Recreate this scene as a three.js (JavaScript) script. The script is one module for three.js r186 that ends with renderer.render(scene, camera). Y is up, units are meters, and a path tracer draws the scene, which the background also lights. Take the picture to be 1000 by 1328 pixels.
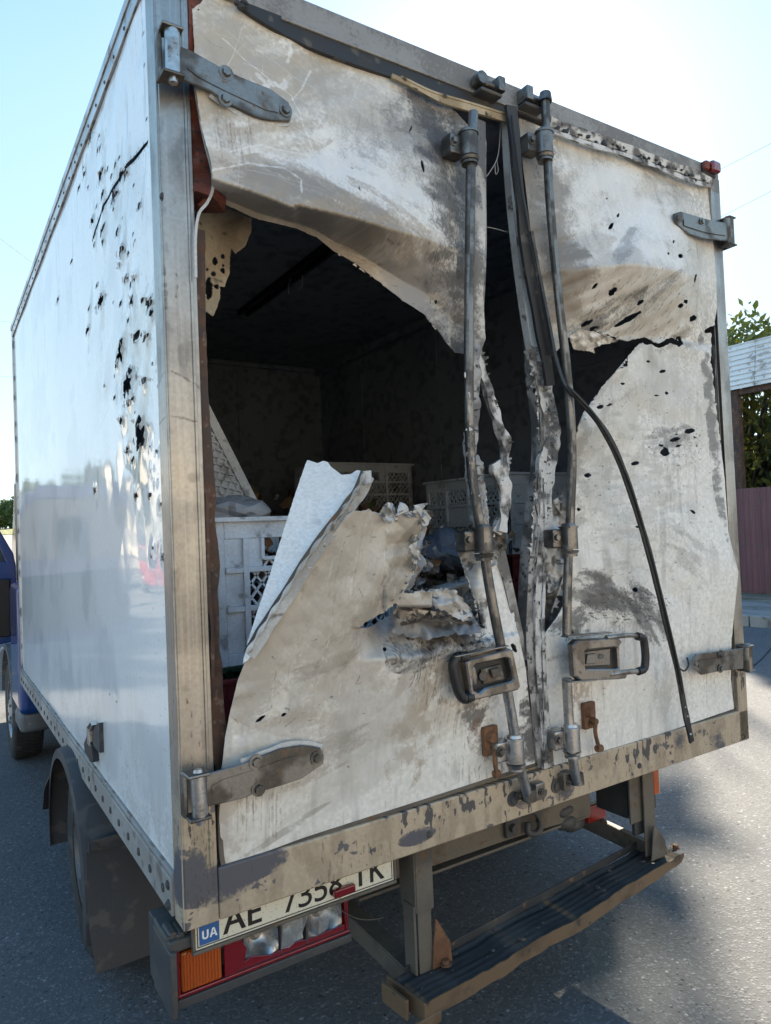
import * as THREE from 'three';
import { mergeGeometries, toCreasedNormals } from 'three/addons/utils/BufferGeometryUtils.js';
import { RoundedBoxGeometry } from 'three/addons/geometries/RoundedBoxGeometry.js';

// ------------------------------------------------------------------ camera, sky, sun, exposure
const EYE = new THREE.Vector3(-0.4321, 1.5184, 1.5189), FOC = 917.382;
const camera = new THREE.PerspectiveCamera(71.794, 1000 / 1328, 0.05, 900);
camera.rotation.set(THREE.MathUtils.degToRad(1.4732), THREE.MathUtils.degToRad(-32.6595), THREE.MathUtils.degToRad(-2.3566), 'YXZ');
camera.position.copy(EYE);
const scene = new THREE.Scene();
scene.add(camera); camera.name = 'camera'; camera.updateMatrixWorld(true);
const renderer = new THREE.WebGLRenderer({ antialias: true });
renderer.toneMapping = THREE.LinearToneMapping;
const EXPOSURE = 4.2;
renderer.toneMappingExposure = EXPOSURE;
renderer.shadowMap.enabled = true;
const SUN = new THREE.Vector3(), SUN_EL = 28.5 * Math.PI / 180, SUN_AZ = 43 * Math.PI / 180;
SUN.set(Math.cos(SUN_EL) * Math.sin(SUN_AZ), Math.sin(SUN_EL), -Math.cos(SUN_EL) * Math.cos(SUN_AZ));
const sun = new THREE.DirectionalLight(new THREE.Color(1, 0.88, 0.70), 5);
sun.name = 'sun'; sun.position.copy(SUN).multiplyScalar(60); sun.castShadow = true;
sun.shadow.camera.left = sun.shadow.camera.bottom = -40; sun.shadow.camera.right = sun.shadow.camera.top = 40; sun.shadow.camera.far = 160; sun.shadow.mapSize.set(4096, 4096);
scene.add(sun, sun.target);
const sst0 = (a, b, x) => { const t = Math.min(1, Math.max(0, (x - a) / (b - a))); return t * t * (3 - 2 * t); };
{ // clear summer sky, paler towards the horizon and round the sun
  const w = 1024, h = 512, d = new Float32Array(w * h * 4), v = new THREE.Vector3();
  for (let j = 0; j < h; j++) for (let i = 0; i < w; i++) {
    const th = (j + 0.5) / h * Math.PI - Math.PI / 2, ph = (i + 0.5) / w * 2 * Math.PI - Math.PI;
    v.set(Math.cos(th) * Math.cos(ph), Math.sin(th), Math.cos(th) * Math.sin(ph));
    const e = Math.max(0, v.y), c = v.dot(SUN), ang = Math.acos(Math.min(1, c));
    const hz = Math.exp(-e * 2.6), k = (j * w + i) * 4, up = sst0(0.45, 1.0, e);
    let r = (0.20 + 1.02 * hz) * (1 - 0.60 * up), g = (0.60 + 0.90 * hz) * (1 - 0.42 * up), b = (1.05 + 0.55 * hz) * (1 - 0.14 * up);
    const glow = Math.exp(-Math.pow(ang / 0.24, 1.4)), wide = Math.exp(-ang * ang / 0.7);
    r += 0.95 * glow + 0.14 * wide; g += 0.8 * glow + 0.10 * wide; b += 0.65 * glow + 0.05 * wide;
    if (v.y < 0) { const f = Math.max(0.15, 1 + v.y * 6); r *= f * 0.9; g *= f * 0.9; b *= f * 0.9; }
    d[k] = r / EXPOSURE; d[k + 1] = g / EXPOSURE; d[k + 2] = b / EXPOSURE; d[k + 3] = 1;
  }
  const t = new THREE.DataTexture(d, w, h, THREE.RGBAFormat, THREE.FloatType);
  t.mapping = THREE.EquirectangularReflectionMapping; t.magFilter = t.minFilter = THREE.LinearFilter; t.wrapS = THREE.RepeatWrapping; t.needsUpdate = true;
  scene.background = t; scene.environment = t;
}

// ------------------------------------------------------------------ small helpers
const V = (x, y, z) => new THREE.Vector3(x, y, z);
const clamp = (x, a = 0, b = 1) => Math.min(b, Math.max(a, x));
const sst = (a, b, x) => { const t = clamp((x - a) / (b - a)); return t * t * (3 - 2 * t); };
const lerp = (a, b, t) => a + (b - a) * t;
function rng(seed) { let s = seed >>> 0; return () => { s = (s + 0x6D2B79F5) | 0; let t = Math.imul(s ^ (s >>> 15), 1 | s); t = (t + Math.imul(t ^ (t >>> 7), 61 | t)) ^ t; return ((t ^ (t >>> 14)) >>> 0) / 4294967296; }; }
function hash(i, j, s = 0) { let h = Math.imul(i | 0, 374761393) + Math.imul(j | 0, 668265263) + Math.imul(s | 0, 2147483629 | 0) | 0; h = Math.imul(h ^ (h >>> 13), 1274126177); h ^= h >>> 16; return (h >>> 0) / 4294967296; }
function vnoise(x, y, s = 0) { const i = Math.floor(x), j = Math.floor(y); let u = x - i, v = y - j; u = u * u * (3 - 2 * u); v = v * v * (3 - 2 * v); const a = hash(i, j, s), b = hash(i + 1, j, s), c = hash(i, j + 1, s), d = hash(i + 1, j + 1, s); return a + (b - a) * u + (c - a) * v + (a - b - c + d) * u * v; }
function fbm(x, y, o = 4, s = 0) { let a = 0.5, r = 0, n = 0; if (o > 4) o = 4; for (let k = 0; k < o; k++) { r += a * vnoise(x, y, s + k * 17); n += a; a *= 0.5; x = x * 2.03 + 13.7; y = y * 2.03 + 7.1; } return r / n; }
function facet(x, y, s = 0) { // creased like crumpled sheet: linear over a jittered triangle lattice
  const k = (x + y) * 0.36603, i = Math.floor(x + k), j = Math.floor(y + k), fx = x + k - i, fy = y + k - j;
  const a = hash(i, j, s), c = hash(i + 1, j + 1, s);
  if (fx > fy) { const b = hash(i + 1, j, s); return a + (b - a) * fx + (c - b) * fy; }
  const b = hash(i, j + 1, s); return a + (c - b) * fx + (b - a) * fy;
}
// a point of the place measured along the photograph's line of sight to a plane of the truck (rear plane z, side plane x, level y)
const dirOf = (px, py) => V((px - 500) / FOC, (664 - py) / FOC, -1).applyQuaternion(camera.quaternion);
const Z = (px, py, z) => { const d = dirOf(px, py); return d.multiplyScalar((z - EYE.z) / d.z).add(EYE); };
const X = (px, py, x) => { const d = dirOf(px, py); return d.multiplyScalar((x - EYE.x) / d.x).add(EYE); };
const Y = (px, py, y) => { const d = dirOf(px, py); return d.multiplyScalar((y - EYE.y) / d.y).add(EYE); };
// a polyline's y at x
function yAt(l, x) { if (x <= l[0][0]) return l[0][1]; for (let i = 1; i < l.length; i++) if (x <= l[i][0]) return lerp(l[i - 1][1], l[i][1], (x - l[i - 1][0]) / (l[i][0] - l[i - 1][0])); return l[l.length - 1][1]; }

function metricUV(g) { // uv in metres on the plane each face looks along
  if (g.index) g = g.toNonIndexed();
  const p = g.attributes.position, uv = new Float32Array(p.count * 2), a = V(), b = V(), c = V();
  for (let i = 0; i < p.count; i += 3) {
    a.fromBufferAttribute(p, i); b.fromBufferAttribute(p, i + 1); c.fromBufferAttribute(p, i + 2);
    const n = b.clone().sub(a).cross(c.clone().sub(a)), nx = Math.abs(n.x), ny = Math.abs(n.y), nz = Math.abs(n.z);
    [a, b, c].forEach((q, k) => {
      const o = (i + k) * 2;
      if (nx >= ny && nx >= nz) { uv[o] = q.z; uv[o + 1] = q.y; } else if (ny >= nz) { uv[o] = q.x; uv[o + 1] = q.z; } else { uv[o] = q.x; uv[o + 1] = q.y; }
    });
  }
  g.setAttribute('uv', new THREE.BufferAttribute(uv, 2));
  return g;
}
function clean(g) { for (const k of Object.keys(g.attributes)) if (!['position', 'normal', 'uv'].includes(k)) g.deleteAttribute(k); return g; }
const join = (l) => l.length === 1 ? l[0] : mergeGeometries(l.map((g) => clean(g.index ? g.toNonIndexed() : g)));
function box(x0, x1, y0, y1, z0, z1, r = 0.004) {
  const w = x1 - x0, h = y1 - y0, d = z1 - z0, q = Math.min(r, w / 2.2, h / 2.2, d / 2.2);
  const g = r > 0 ? new RoundedBoxGeometry(w, h, d, 1, q) : new THREE.BoxGeometry(w, h, d);
  return metricUV(g.translate((x0 + x1) / 2, (y0 + y1) / 2, (z0 + z1) / 2));
}
function bar(a, b, w, t, r = 0.003, up = V(0, 0, 1)) { // box between two points
  const L = a.distanceTo(b), g = new RoundedBoxGeometry(w, L, t, 1, Math.min(r, w / 2.2, t / 2.2)), T = b.clone().sub(a).normalize();
  const S = T.clone().cross(up).normalize(), N = S.clone().cross(T);
  g.applyMatrix4(new THREE.Matrix4().makeBasis(S, T, N).setPosition(a.clone().add(b).multiplyScalar(0.5)));
  return metricUV(g);
}
function cyl(a, b, r0, r1 = r0, n = 18) {
  const g = new THREE.CylinderGeometry(r1, r0, a.distanceTo(b), n), T = b.clone().sub(a).normalize();
  g.applyQuaternion(new THREE.Quaternion().setFromUnitVectors(V(0, 1, 0), T)).translate((a.x + b.x) / 2, (a.y + b.y) / 2, (a.z + b.z) / 2);
  return metricUV(g);
}
function bolt(p, n, r = 0.011, hgt = 0.009) {
  const d = n.clone().normalize();
  return join([cyl(p, p.clone().addScaledVector(d, 0.003), r * 1.5, r * 1.5, 14), cyl(p.clone().addScaledVector(d, 0.003), p.clone().addScaledVector(d, 0.003 + hgt), r, r * 0.86, 6)]);
}
function sweep(pts, prof, o = {}) { // a section carried along a line
  const n = o.n ?? pts.length * 6, cv = new THREE.CatmullRomCurve3(pts, false, 'centripetal'), P = o.raw ? pts : cv.getPoints(n), m = P.length, side = o.side ?? V(1, 0, 0);
  const pos = [], idx = []; let K = 0;
  for (let i = 0; i < m; i++) {
    const T = P[Math.min(m - 1, i + 1)].clone().sub(P[Math.max(0, i - 1)]).normalize();
    const S = side.clone().addScaledVector(T, -side.dot(T)).normalize(), N = S.clone().cross(T);
    const q = prof(i / (m - 1), P[i]); K = q.length;
    for (const [a, b] of q) pos.push(P[i].x + S.x * a + N.x * b, P[i].y + S.y * a + N.y * b, P[i].z + S.z * a + N.z * b);
  }
  for (let i = 0; i < m - 1; i++) for (let k = 0; k < K; k++) { const a = i * K + k, b = i * K + (k + 1) % K, c = a + K, d = b + K; idx.push(a, b, c, b, d, c); }
  for (let k = 1; k < K - 1; k++) { idx.push(0, k + 1, k); const z = (m - 1) * K; idx.push(z, z + k, z + k + 1); }
  let g = new THREE.BufferGeometry(); g.setAttribute('position', new THREE.Float32BufferAttribute(pos, 3)); g.setIndex(idx);
  g = toCreasedNormals(g, o.crease ?? 0.7);
  return metricUV(g);
}
const round = (r, n = 14) => { const l = []; for (let k = 0; k < n; k++) l.push([Math.cos(k / n * 6.2832), Math.sin(k / n * 6.2832)]); return (t) => { const q = typeof r === 'function' ? r(t) : r; return l.map(([a, b]) => [a * q, b * q]); }; };
const flat = (w, th) => (t) => { const a = (typeof w === 'function' ? w(t) : w) / 2, b = th / 2; return [[-a, -b], [a, -b], [a, b], [-a, b]]; };
function plate(pts, depth, bev = 0.002, holes = []) { // pts: points of one z plane, extruded towards the viewer
  const s = new THREE.Shape(pts.map((p) => new THREE.Vector2(p.x, p.y)));
  for (const h of holes) s.holes.push(new THREE.Path(h.map((p) => new THREE.Vector2(p.x, p.y))));
  const g = new THREE.ExtrudeGeometry(s, { depth: depth - bev * 2, bevelEnabled: bev > 0, bevelThickness: bev, bevelSize: bev, bevelOffset: -bev, bevelSegments: 1, curveSegments: 8 });
  return metricUV(g.translate(0, 0, pts[0].z + bev));
}
const zz = (l, z) => l.map(([a, b]) => Z(a, b, z));
function sdPoly(P, x, y) {
  let d = 1e9, s = 1; const n = P.length;
  for (let i = 0, j = n - 1; i < n; j = i++) {
    const ex = P[j][0] - P[i][0], ey = P[j][1] - P[i][1], wx = x - P[i][0], wy = y - P[i][1], t = clamp((wx * ex + wy * ey) / (ex * ex + ey * ey || 1));
    const bx = wx - ex * t, by = wy - ey * t; d = Math.min(d, bx * bx + by * by);
    const c1 = y >= P[i][1], c2 = y < P[j][1], c3 = ex * wy > ey * wx; if ((c1 && c2 && c3) || (!c1 && !c2 && !c3)) s = -s;
  }
  return s * Math.sqrt(d);
}
// sheet metal: every point of a lattice whose sd is negative, cut cleanly along sd = 0, bent by pos(), with a thickness
function sheet({ xs, ys, sd, pos, thick = 0.002, uv }) {
  const nx = xs.length, ny = ys.length, D = new Float32Array(nx * ny);
  for (let j = 0; j < ny; j++) for (let i = 0; i < nx; i++) { let d = sd(xs[i], ys[j]); if (Math.abs(d) < 1e-5) d = 1e-5; D[j * nx + i] = d; }
  const ids = new Map(), A = [], idx = [], rim = [];
  const vert = (key, x, y) => { let v = ids.get(key); if (v === undefined) { v = A.length; ids.set(key, v); A.push([x, y]); } return v; };
  const corner = (i, j) => vert('c' + (j * nx + i), xs[i], ys[j]);
  const cut = (i, j, k, l) => { const a = D[j * nx + i], b = D[l * nx + k], t = a / (a - b), f = j * nx + i, g = l * nx + k; return vert(f < g ? f + '_' + g : g + '_' + f, lerp(xs[i], xs[k], t), lerp(ys[j], ys[l], t)); };
  for (let j = 0; j < ny - 1; j++) for (let i = 0; i < nx - 1; i++) {
    const q = [[i, j], [i + 1, j], [i + 1, j + 1], [i, j + 1]], ins = q.map(([a, b]) => D[b * nx + a] < 0), c = ins.filter(Boolean).length;
    if (!c) continue;
    const tri = (t) => {
      const w = t.map((k) => ins[k]), m = w.filter(Boolean).length; if (!m) return;
      if (m === 3) { idx.push(...t.map((k) => corner(...q[k]))); return; }
      const out = [], edge = [];
      for (let k = 0; k < 3; k++) { const a = t[k], b = t[(k + 1) % 3]; if (ins[a]) out.push(corner(...q[a])); if (ins[a] !== ins[b]) { const e = cut(...q[a], ...q[b]); out.push(e); edge.push([e, ins[a]]); } }
      for (let k = 1; k < out.length - 1; k++) idx.push(out[0], out[k], out[k + 1]);
      rim.push(edge[0][1] ? [edge[0][0], edge[1][0]] : [edge[1][0], edge[0][0]]);
    };
    tri([0, 1, 2]); tri([0, 2, 3]);
  }
  const n = A.length, F = new Float32Array(n * 3), U = new Float32Array(n * 2);
  A.forEach(([x, y], i) => { const p = pos(x, y); F[i * 3] = p.x; F[i * 3 + 1] = p.y; F[i * 3 + 2] = p.z; const u = uv ? uv(p, x, y) : [p.x, p.y]; U[i * 2] = u[0]; U[i * 2 + 1] = u[1]; });
  const g = new THREE.BufferGeometry(); g.setAttribute('position', new THREE.BufferAttribute(F, 3)); g.setAttribute('uv', new THREE.BufferAttribute(U, 2)); g.setIndex(idx); g.computeVertexNormals();
  const N = g.attributes.normal.array, B = new Float32Array(n * 3), NB = new Float32Array(n * 3);
  for (let i = 0; i < n * 3; i++) { B[i] = F[i] - N[i] * thick; NB[i] = -N[i]; }
  const bg = new THREE.BufferGeometry(); bg.setAttribute('position', new THREE.BufferAttribute(B, 3)); bg.setAttribute('normal', new THREE.BufferAttribute(NB, 3)); bg.setAttribute('uv', new THREE.BufferAttribute(U.slice(), 2));
  const bi = []; for (let i = 0; i < idx.length; i += 3) bi.push(idx[i], idx[i + 2], idx[i + 1]); bg.setIndex(bi);
  const rp = [], ru = [];
  for (const [a, b] of rim) for (const [s, k] of [[F, a], [F, b], [B, a], [F, b], [B, b], [B, a]]) { rp.push(s[k * 3], s[k * 3 + 1], s[k * 3 + 2]); ru.push(U[k * 2], U[k * 2 + 1]); }
  const list = [g.toNonIndexed(), bg.toNonIndexed()];
  if (rp.length) { const rg = new THREE.BufferGeometry(); rg.setAttribute('position', new THREE.Float32BufferAttribute(rp, 3)); rg.setAttribute('uv', new THREE.Float32BufferAttribute(ru, 2)); rg.computeVertexNormals(); list.push(rg); }
  return mergeGeometries(list);
}
const steps = (a, b, s) => { const n = Math.max(1, Math.round((b - a) / s)), l = []; for (let i = 0; i <= n; i++) l.push(lerp(a, b, i / n)); return l; };

// ------------------------------------------------------------------ names, tags, tree of things
const taken = new Map();
function numbered(n) { const k = taken.get(n) ?? 0; taken.set(n, k + 1); return k ? n + '_' + String(k).padStart(3, '0') : n; }
function tag(o, label, category, group, kind) { o.userData = { label, category }; if (group) o.userData.group = group; if (kind) o.userData.kind = kind; return o; }
function thing(name, at, label, category, group, kind) { const o = new THREE.Group(); o.name = numbered(name); o.position.copy(at); scene.add(o); return tag(o, label, category, group, kind); }
const shade = (m) => { m.castShadow = m.receiveShadow = true; return m; };
function part(name, geos, mat, parent, label) { // geometry is given in world places; a thing's own place is taken off
  const g = join(Array.isArray(geos) ? geos : [geos]);
  let r = parent; while (r && r.parent && r.parent !== scene) r = r.parent;
  if (r) g.translate(-r.position.x, -r.position.y, -r.position.z);
  const m = shade(new THREE.Mesh(g, mat)); m.name = name; parent.add(m);
  if (label) m.userData.label = label;
  return m;
}
function ground(name, g, mat) { const m = shade(new THREE.Mesh(g, mat)); m.name = numbered(name); m.userData.kind = 'structure'; scene.add(m); return m; }

// ------------------------------------------------------------------ painted and weathered surfaces, computed
class Paint {
  constructor(w, h, x0, y0, x1, y1) { Object.assign(this, { w, h, x0, y0, x1, y1 }); this.d = new Float32Array(w * h * 3); }
  fill(f) { for (let j = 0; j < this.h; j++) for (let i = 0; i < this.w; i++) { const c = f(lerp(this.x0, this.x1, (i + 0.5) / this.w), lerp(this.y0, this.y1, (j + 0.5) / this.h)), k = (j * this.w + i) * 3; this.d[k] = c[0]; this.d[k + 1] = c[1]; this.d[k + 2] = c[2]; } return this; }
  over(bx0, by0, bx1, by1, f) { // f(x, y) -> [r, g, b, alpha] or null
    const sx = this.w / (this.x1 - this.x0), sy = this.h / (this.y1 - this.y0);
    const i0 = Math.max(0, Math.floor((bx0 - this.x0) * sx)), i1 = Math.min(this.w - 1, Math.ceil((bx1 - this.x0) * sx)), j0 = Math.max(0, Math.floor((by0 - this.y0) * sy)), j1 = Math.min(this.h - 1, Math.ceil((by1 - this.y0) * sy));
    for (let j = j0; j <= j1; j++) for (let i = i0; i <= i1; i++) { const c = f(this.x0 + (i + 0.5) / sx, this.y0 + (j + 0.5) / sy); if (!c || c[3] <= 0) continue; const a = Math.min(1, c[3]), k = (j * this.w + i) * 3; for (let q = 0; q < 3; q++) this.d[k + q] += (c[q] - this.d[k + q]) * a; }
    return this;
  }
  // soot, dirt or worn paint: a patch broken up by its own grain, drawn out along ang
  blot(x, y, rx, ry, ang, col, str, fr = 22, stretch = 3, s = 0, thr = 0.5) {
    const R = Math.max(rx, ry), ca = Math.cos(ang), sa = Math.sin(ang);
    return this.over(x - R, y - R, x + R, y + R, (px, py) => {
      const u = (px - x) * ca + (py - y) * sa, v = -(px - x) * sa + (py - y) * ca, d = Math.hypot(u / rx, v / ry); if (d > 1) return null;
      const n = fbm(u * fr / stretch + x * 31, v * fr + y * 17, 5, s), f = fbm(px * 190, py * 190, 2, s + 5);
      return [...col, str * sst(thr - 0.18, thr + 0.16, n + (f - 0.5) * 0.30 + (0.55 - d) * 0.40)];
    });
  }
  line(pts, wd, col, a = 1, jag = 0) {
    let bx0 = 1e9, by0 = 1e9, bx1 = -1e9, by1 = -1e9; for (const [x, y] of pts) { bx0 = Math.min(bx0, x); bx1 = Math.max(bx1, x); by0 = Math.min(by0, y); by1 = Math.max(by1, y); }
    const m = wd * 2 + jag;
    return this.over(bx0 - m, by0 - m, bx1 + m, by1 + m, (x, y) => {
      let d = 1e9; for (let i = 1; i < pts.length; i++) { const ex = pts[i][0] - pts[i - 1][0], ey = pts[i][1] - pts[i - 1][1], wx = x - pts[i - 1][0], wy = y - pts[i - 1][1], t = clamp((wx * ex + wy * ey) / (ex * ex + ey * ey)); d = Math.min(d, Math.hypot(wx - ex * t, wy - ey * t)); }
      d += jag * (vnoise(x * 120, y * 120, 3) - 0.5) * 2;
      return d > wd ? null : [...col, a * sst(wd, wd * 0.35, d) * (0.45 + 0.55 * vnoise(x * 300, y * 300, 9))];
    });
  }
  tex(data = false) {
    const o = new Uint8Array(this.w * this.h * 4), enc = (c) => { c = clamp(c); return 255 * (c < 0.0031308 ? 12.92 * c : 1.055 * Math.pow(c, 1 / 2.4) - 0.055); };
    for (let i = 0; i < this.w * this.h; i++) { for (let q = 0; q < 3; q++) o[i * 4 + q] = data ? clamp(this.d[i * 3 + q]) * 255 : enc(this.d[i * 3 + q]); o[i * 4 + 3] = 255; }
    const t = new THREE.DataTexture(o, this.w, this.h); t.magFilter = THREE.LinearFilter; t.minFilter = THREE.LinearMipmapLinearFilter; t.generateMipmaps = true; t.wrapS = t.wrapT = THREE.RepeatWrapping; t.anisotropy = 8;
    if (!data) t.colorSpace = THREE.SRGBColorSpace; t.needsUpdate = true; return t;
  }
}
// tiled surface of s metres: f(x, y, wrap) with noise that closes on itself
function tiled(n, s, f, data) { const p = new Paint(n, n, 0, 0, s, s).fill(f), t = p.tex(data); t.repeat.set(1 / s, 1 / s); return t; }
const wrapN = (s, fr, o = 4, sd = 0) => { const c = Math.max(1, Math.round(s * fr)); return (x, y) => { let a = 0.5, r = 0, n = 0, m = c; for (let k = 0; k < o; k++) { const u = x / s * m, v = y / s * m, i = Math.floor(u), j = Math.floor(v); let p = u - i, q = v - j; p = p * p * (3 - 2 * p); q = q * q * (3 - 2 * q); const h = (a1, b1) => hash(((a1 % m) + m) % m, ((b1 % m) + m) % m, sd + k * 31); r += a * lerp(lerp(h(i, j), h(i + 1, j), p), lerp(h(i, j + 1), h(i + 1, j + 1), p), q); n += a; a *= 0.5; m *= 2; } return r / n; }; };
const mix3 = (a, b, t) => [lerp(a[0], b[0], t), lerp(a[1], b[1], t), lerp(a[2], b[2], t)];
const std = (o) => new THREE.MeshStandardMaterial(o), phys = (o) => new THREE.MeshPhysicalMaterial(o);
const rgb = (r, g, b) => new THREE.Color().setRGB(r, g, b);
const patterns = new Map();
function pattern(fr) { // the grain, patches and flecks that worn() lays over a metal or paint; six scales, shared
  const f = [3, 5, 8, 12, 18, 26].reduce((p, c) => Math.abs(c - fr) < Math.abs(p - fr) ? c : p); if (patterns.has(f)) return patterns.get(f);
  const S = 0.8, N = 320, a = wrapN(S, f, 4, f * 7), b = wrapN(S, f * 5, 3, f * 7 + 3), vals = new Float32Array(N * N * 3);
  for (let j = 0; j < N; j++) for (let i = 0; i < N; i++) { const x = (i + 0.5) / N * S, y = (j + 0.5) / N * S, k = (j * N + i) * 3, A = a(x, y); vals[k] = sst(0.42, 0.66, A); vals[k + 1] = sst(0.62, 0.74, b(x, y) * 0.7 + A * 0.3); vals[k + 2] = 0.6 * hash(i, j, f + 9) + 0.4 * hash(i >> 1, j >> 1, f + 10); }
  const val = (x, y) => { const k = (Math.floor(y / S * N) * N + Math.floor(x / S * N)) * 3; return [vals[k], vals[k + 1], vals[k + 2]]; };
  const rough = tiled(N, S, (x, y) => { const [p, q, g] = val(x, y), r = lerp(0.72, 0.96, Math.max(p, q)) + (g - 0.5) * 0.12; return [r, r, 1 - 0.85 * q]; }, true);
  const o = { S, N, val, rough }; patterns.set(f, o); return o;
}
function worn(cA, cB, cC, fr, rA, rB, metal, s, bump = 0.0006) { // grainy metal or paint with patches and flecks
  const { S, N, val, rough } = pattern(fr);
  const map = tiled(N, S, (x, y) => { const [p, q, g] = val(x, y), k = mix3(mix3(cA, cB, p), cC, q), m = 0.84 + 0.32 * g; return [k[0] * m, k[1] * m, k[2] * m]; });
  return std({ map, roughnessMap: rough, metalnessMap: rough, roughness: rB, metalness: metal, bumpMap: rough, bumpScale: bump });
}

// ------------------------------------------------------------------ materials
const W = 2.1, Y0 = 0.69, Y1 = 2.833, L = 3.253;
const doorUV = (p) => [p.x / W, (p.y - Y0) / (Y1 - Y0)];
const SOOT = [0.055, 0.052, 0.054], TAN = [0.48, 0.435, 0.375], BROWN = [0.20, 0.165, 0.125], PAINT = [0.73, 0.71, 0.665], PALE = [0.80, 0.785, 0.75];
const at2 = (px, py, z = 0.04) => { const p = Z(px, py, z); return [p.x, p.y]; };
const doorPaint = new Paint(1700, 1734, 0, Y0, W, Y1);
{
  const r = rng(11);
  doorPaint.fill((x, y) => {
    const up = sst(1.55, 2.1, y + 0.25 * (fbm(x * 4, y * 4, 3, 1) - 0.5)), a = fbm(x * 3.2 + 4, y * 3.2, 5, 2), b = fbm(x * 13, y * 13, 4, 3), c = fbm(x * 120, y * 120, 2, 4), st = fbm(x * 42, y * 5, 4, 6);
    let k = mix3(PAINT, [0.57, 0.535, 0.475], up * (0.6 + 0.4 * sst(0.35, 0.6, b)));
    k = mix3(k, TAN, 0.62 * sst(0.52, 0.72, a * 0.6 + b * 0.25 + st * 0.15) * (0.45 + 0.55 * up));
    k = mix3(k, SOOT, 0.24 * sst(0.53, 0.68, st * 0.6 + b * 0.3 + c * 0.1));
    k = mix3(k, PALE, 0.55 * sst(0.56, 0.72, fbm(x * 5 + 9, y * 6, 5, 21) * 0.7 + c * 0.3));
    const m = 0.86 + 0.28 * c; return [k[0] * m, k[1] * m, k[2] * m];
  });
  const B = (px, py, rx, ry, deg, col, str, fr, st, thr) => { fr *= 1.5; const [x, y] = at2(px, py, 0.05); doorPaint.blot(x, y, rx, ry, deg * Math.PI / 180, col, str, fr, st, Math.floor(r() * 900), thr); };
  // upper left leaf: chalky worn patches, soot where the leaf meets the rods, tan film under the fold
  B(590, 230, 0.16, 0.42, 88, [0.26, 0.255, 0.25], 0.55, 16, 4, 0.50); B(600, 190, 0.12, 0.30, 90, SOOT, 0.6, 20, 4, 0.54); B(545, 190, 0.22, 0.18, 70, [0.32, 0.31, 0.295], 0.5, 18, 4, 0.53);
  B(470, 230, 0.34, 0.2, -12, PALE, 0.7, 12, 2, 0.50); B(330, 60, 0.30, 0.25, 25, [0.42, 0.36, 0.28], 0.75, 22, 5, 0.48); B(330, 220, 0.2, 0.1, -10, PALE, 0.6, 18, 4, 0.5);
  B(330, 260, 0.3, 0.09, -12, TAN, 0.8, 18, 3, 0.4); B(470, 330, 0.36, 0.16, -20, [0.40, 0.35, 0.285], 0.85, 18, 3, 0.40); B(500, 310, 0.35, 0.06, -18, BROWN, 0.55, 24, 4, 0.50); B(580, 400, 0.12, 0.22, 80, [0.3, 0.3, 0.31], 0.8, 20, 3, 0.48); B(620, 300, 0.06, 0.5, 0, SOOT, 0.8, 12, 3, 0.42);
  B(585, 260, 0.1, 0.5, 2, SOOT, 0.8, 16, 3, 0.47); B(560, 160, 0.2, 0.12, 20, SOOT, 0.6, 18, 3, 0.5); B(450, 120, 0.34, 0.12, -20, [0.40, 0.37, 0.32], 0.5, 16, 3, 0.5); B(545, 370, 0.16, 0.12, -40, [0.28, 0.27, 0.265], 0.7, 18, 3, 0.46); B(400, 280, 0.26, 0.05, -15, [0.24, 0.2, 0.155], 0.6, 24, 4, 0.48);
  B(735, 300, 0.08, 0.5, 3, [0.2, 0.18, 0.16], 0.7, 18, 3, 0.46); B(690, 220, 0.1, 0.4, 0, SOOT, 0.5, 18, 3, 0.48); B(900, 300, 0.12, 0.3, 5, [0.46, 0.43, 0.375], 0.5, 18, 2, 0.5); B(780, 560, 0.3, 0.25, 60, [0.55, 0.52, 0.46], 0.6, 14, 2, 0.48); B(880, 500, 0.2, 0.3, 80, [0.56, 0.53, 0.48], 0.6, 14, 2, 0.5);
  // upper right leaf
  B(700, 250, 0.1, 0.42, 0, [0.30, 0.265, 0.225], 0.7, 20, 2, 0.44); B(820, 260, 0.34, 0.3, 20, PALE, 0.7, 10, 2, 0.47); B(830, 190, 0.4, 0.09, -16, SOOT, 0.4, 24, 4, 0.56); B(770, 390, 0.26, 0.2, 35, TAN, 0.7, 20, 4, 0.46); B(850, 400, 0.26, 0.12, 30, [0.46, 0.42, 0.36], 0.7, 24, 5, 0.45); B(790, 410, 0.2, 0.05, 33, SOOT, 0.75, 26, 5, 0.5); B(850, 390, 0.2, 0.05, 35, SOOT, 0.6, 26, 6, 0.53); B(740, 360, 0.1, 0.2, 20, BROWN, 0.7, 22, 4, 0.46); B(890, 440, 0.14, 0.05, 20, BROWN, 0.6, 30, 3, 0.5); B(800, 330, 0.16, 0.05, 40, SOOT, 0.45, 26, 6, 0.55);
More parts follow.
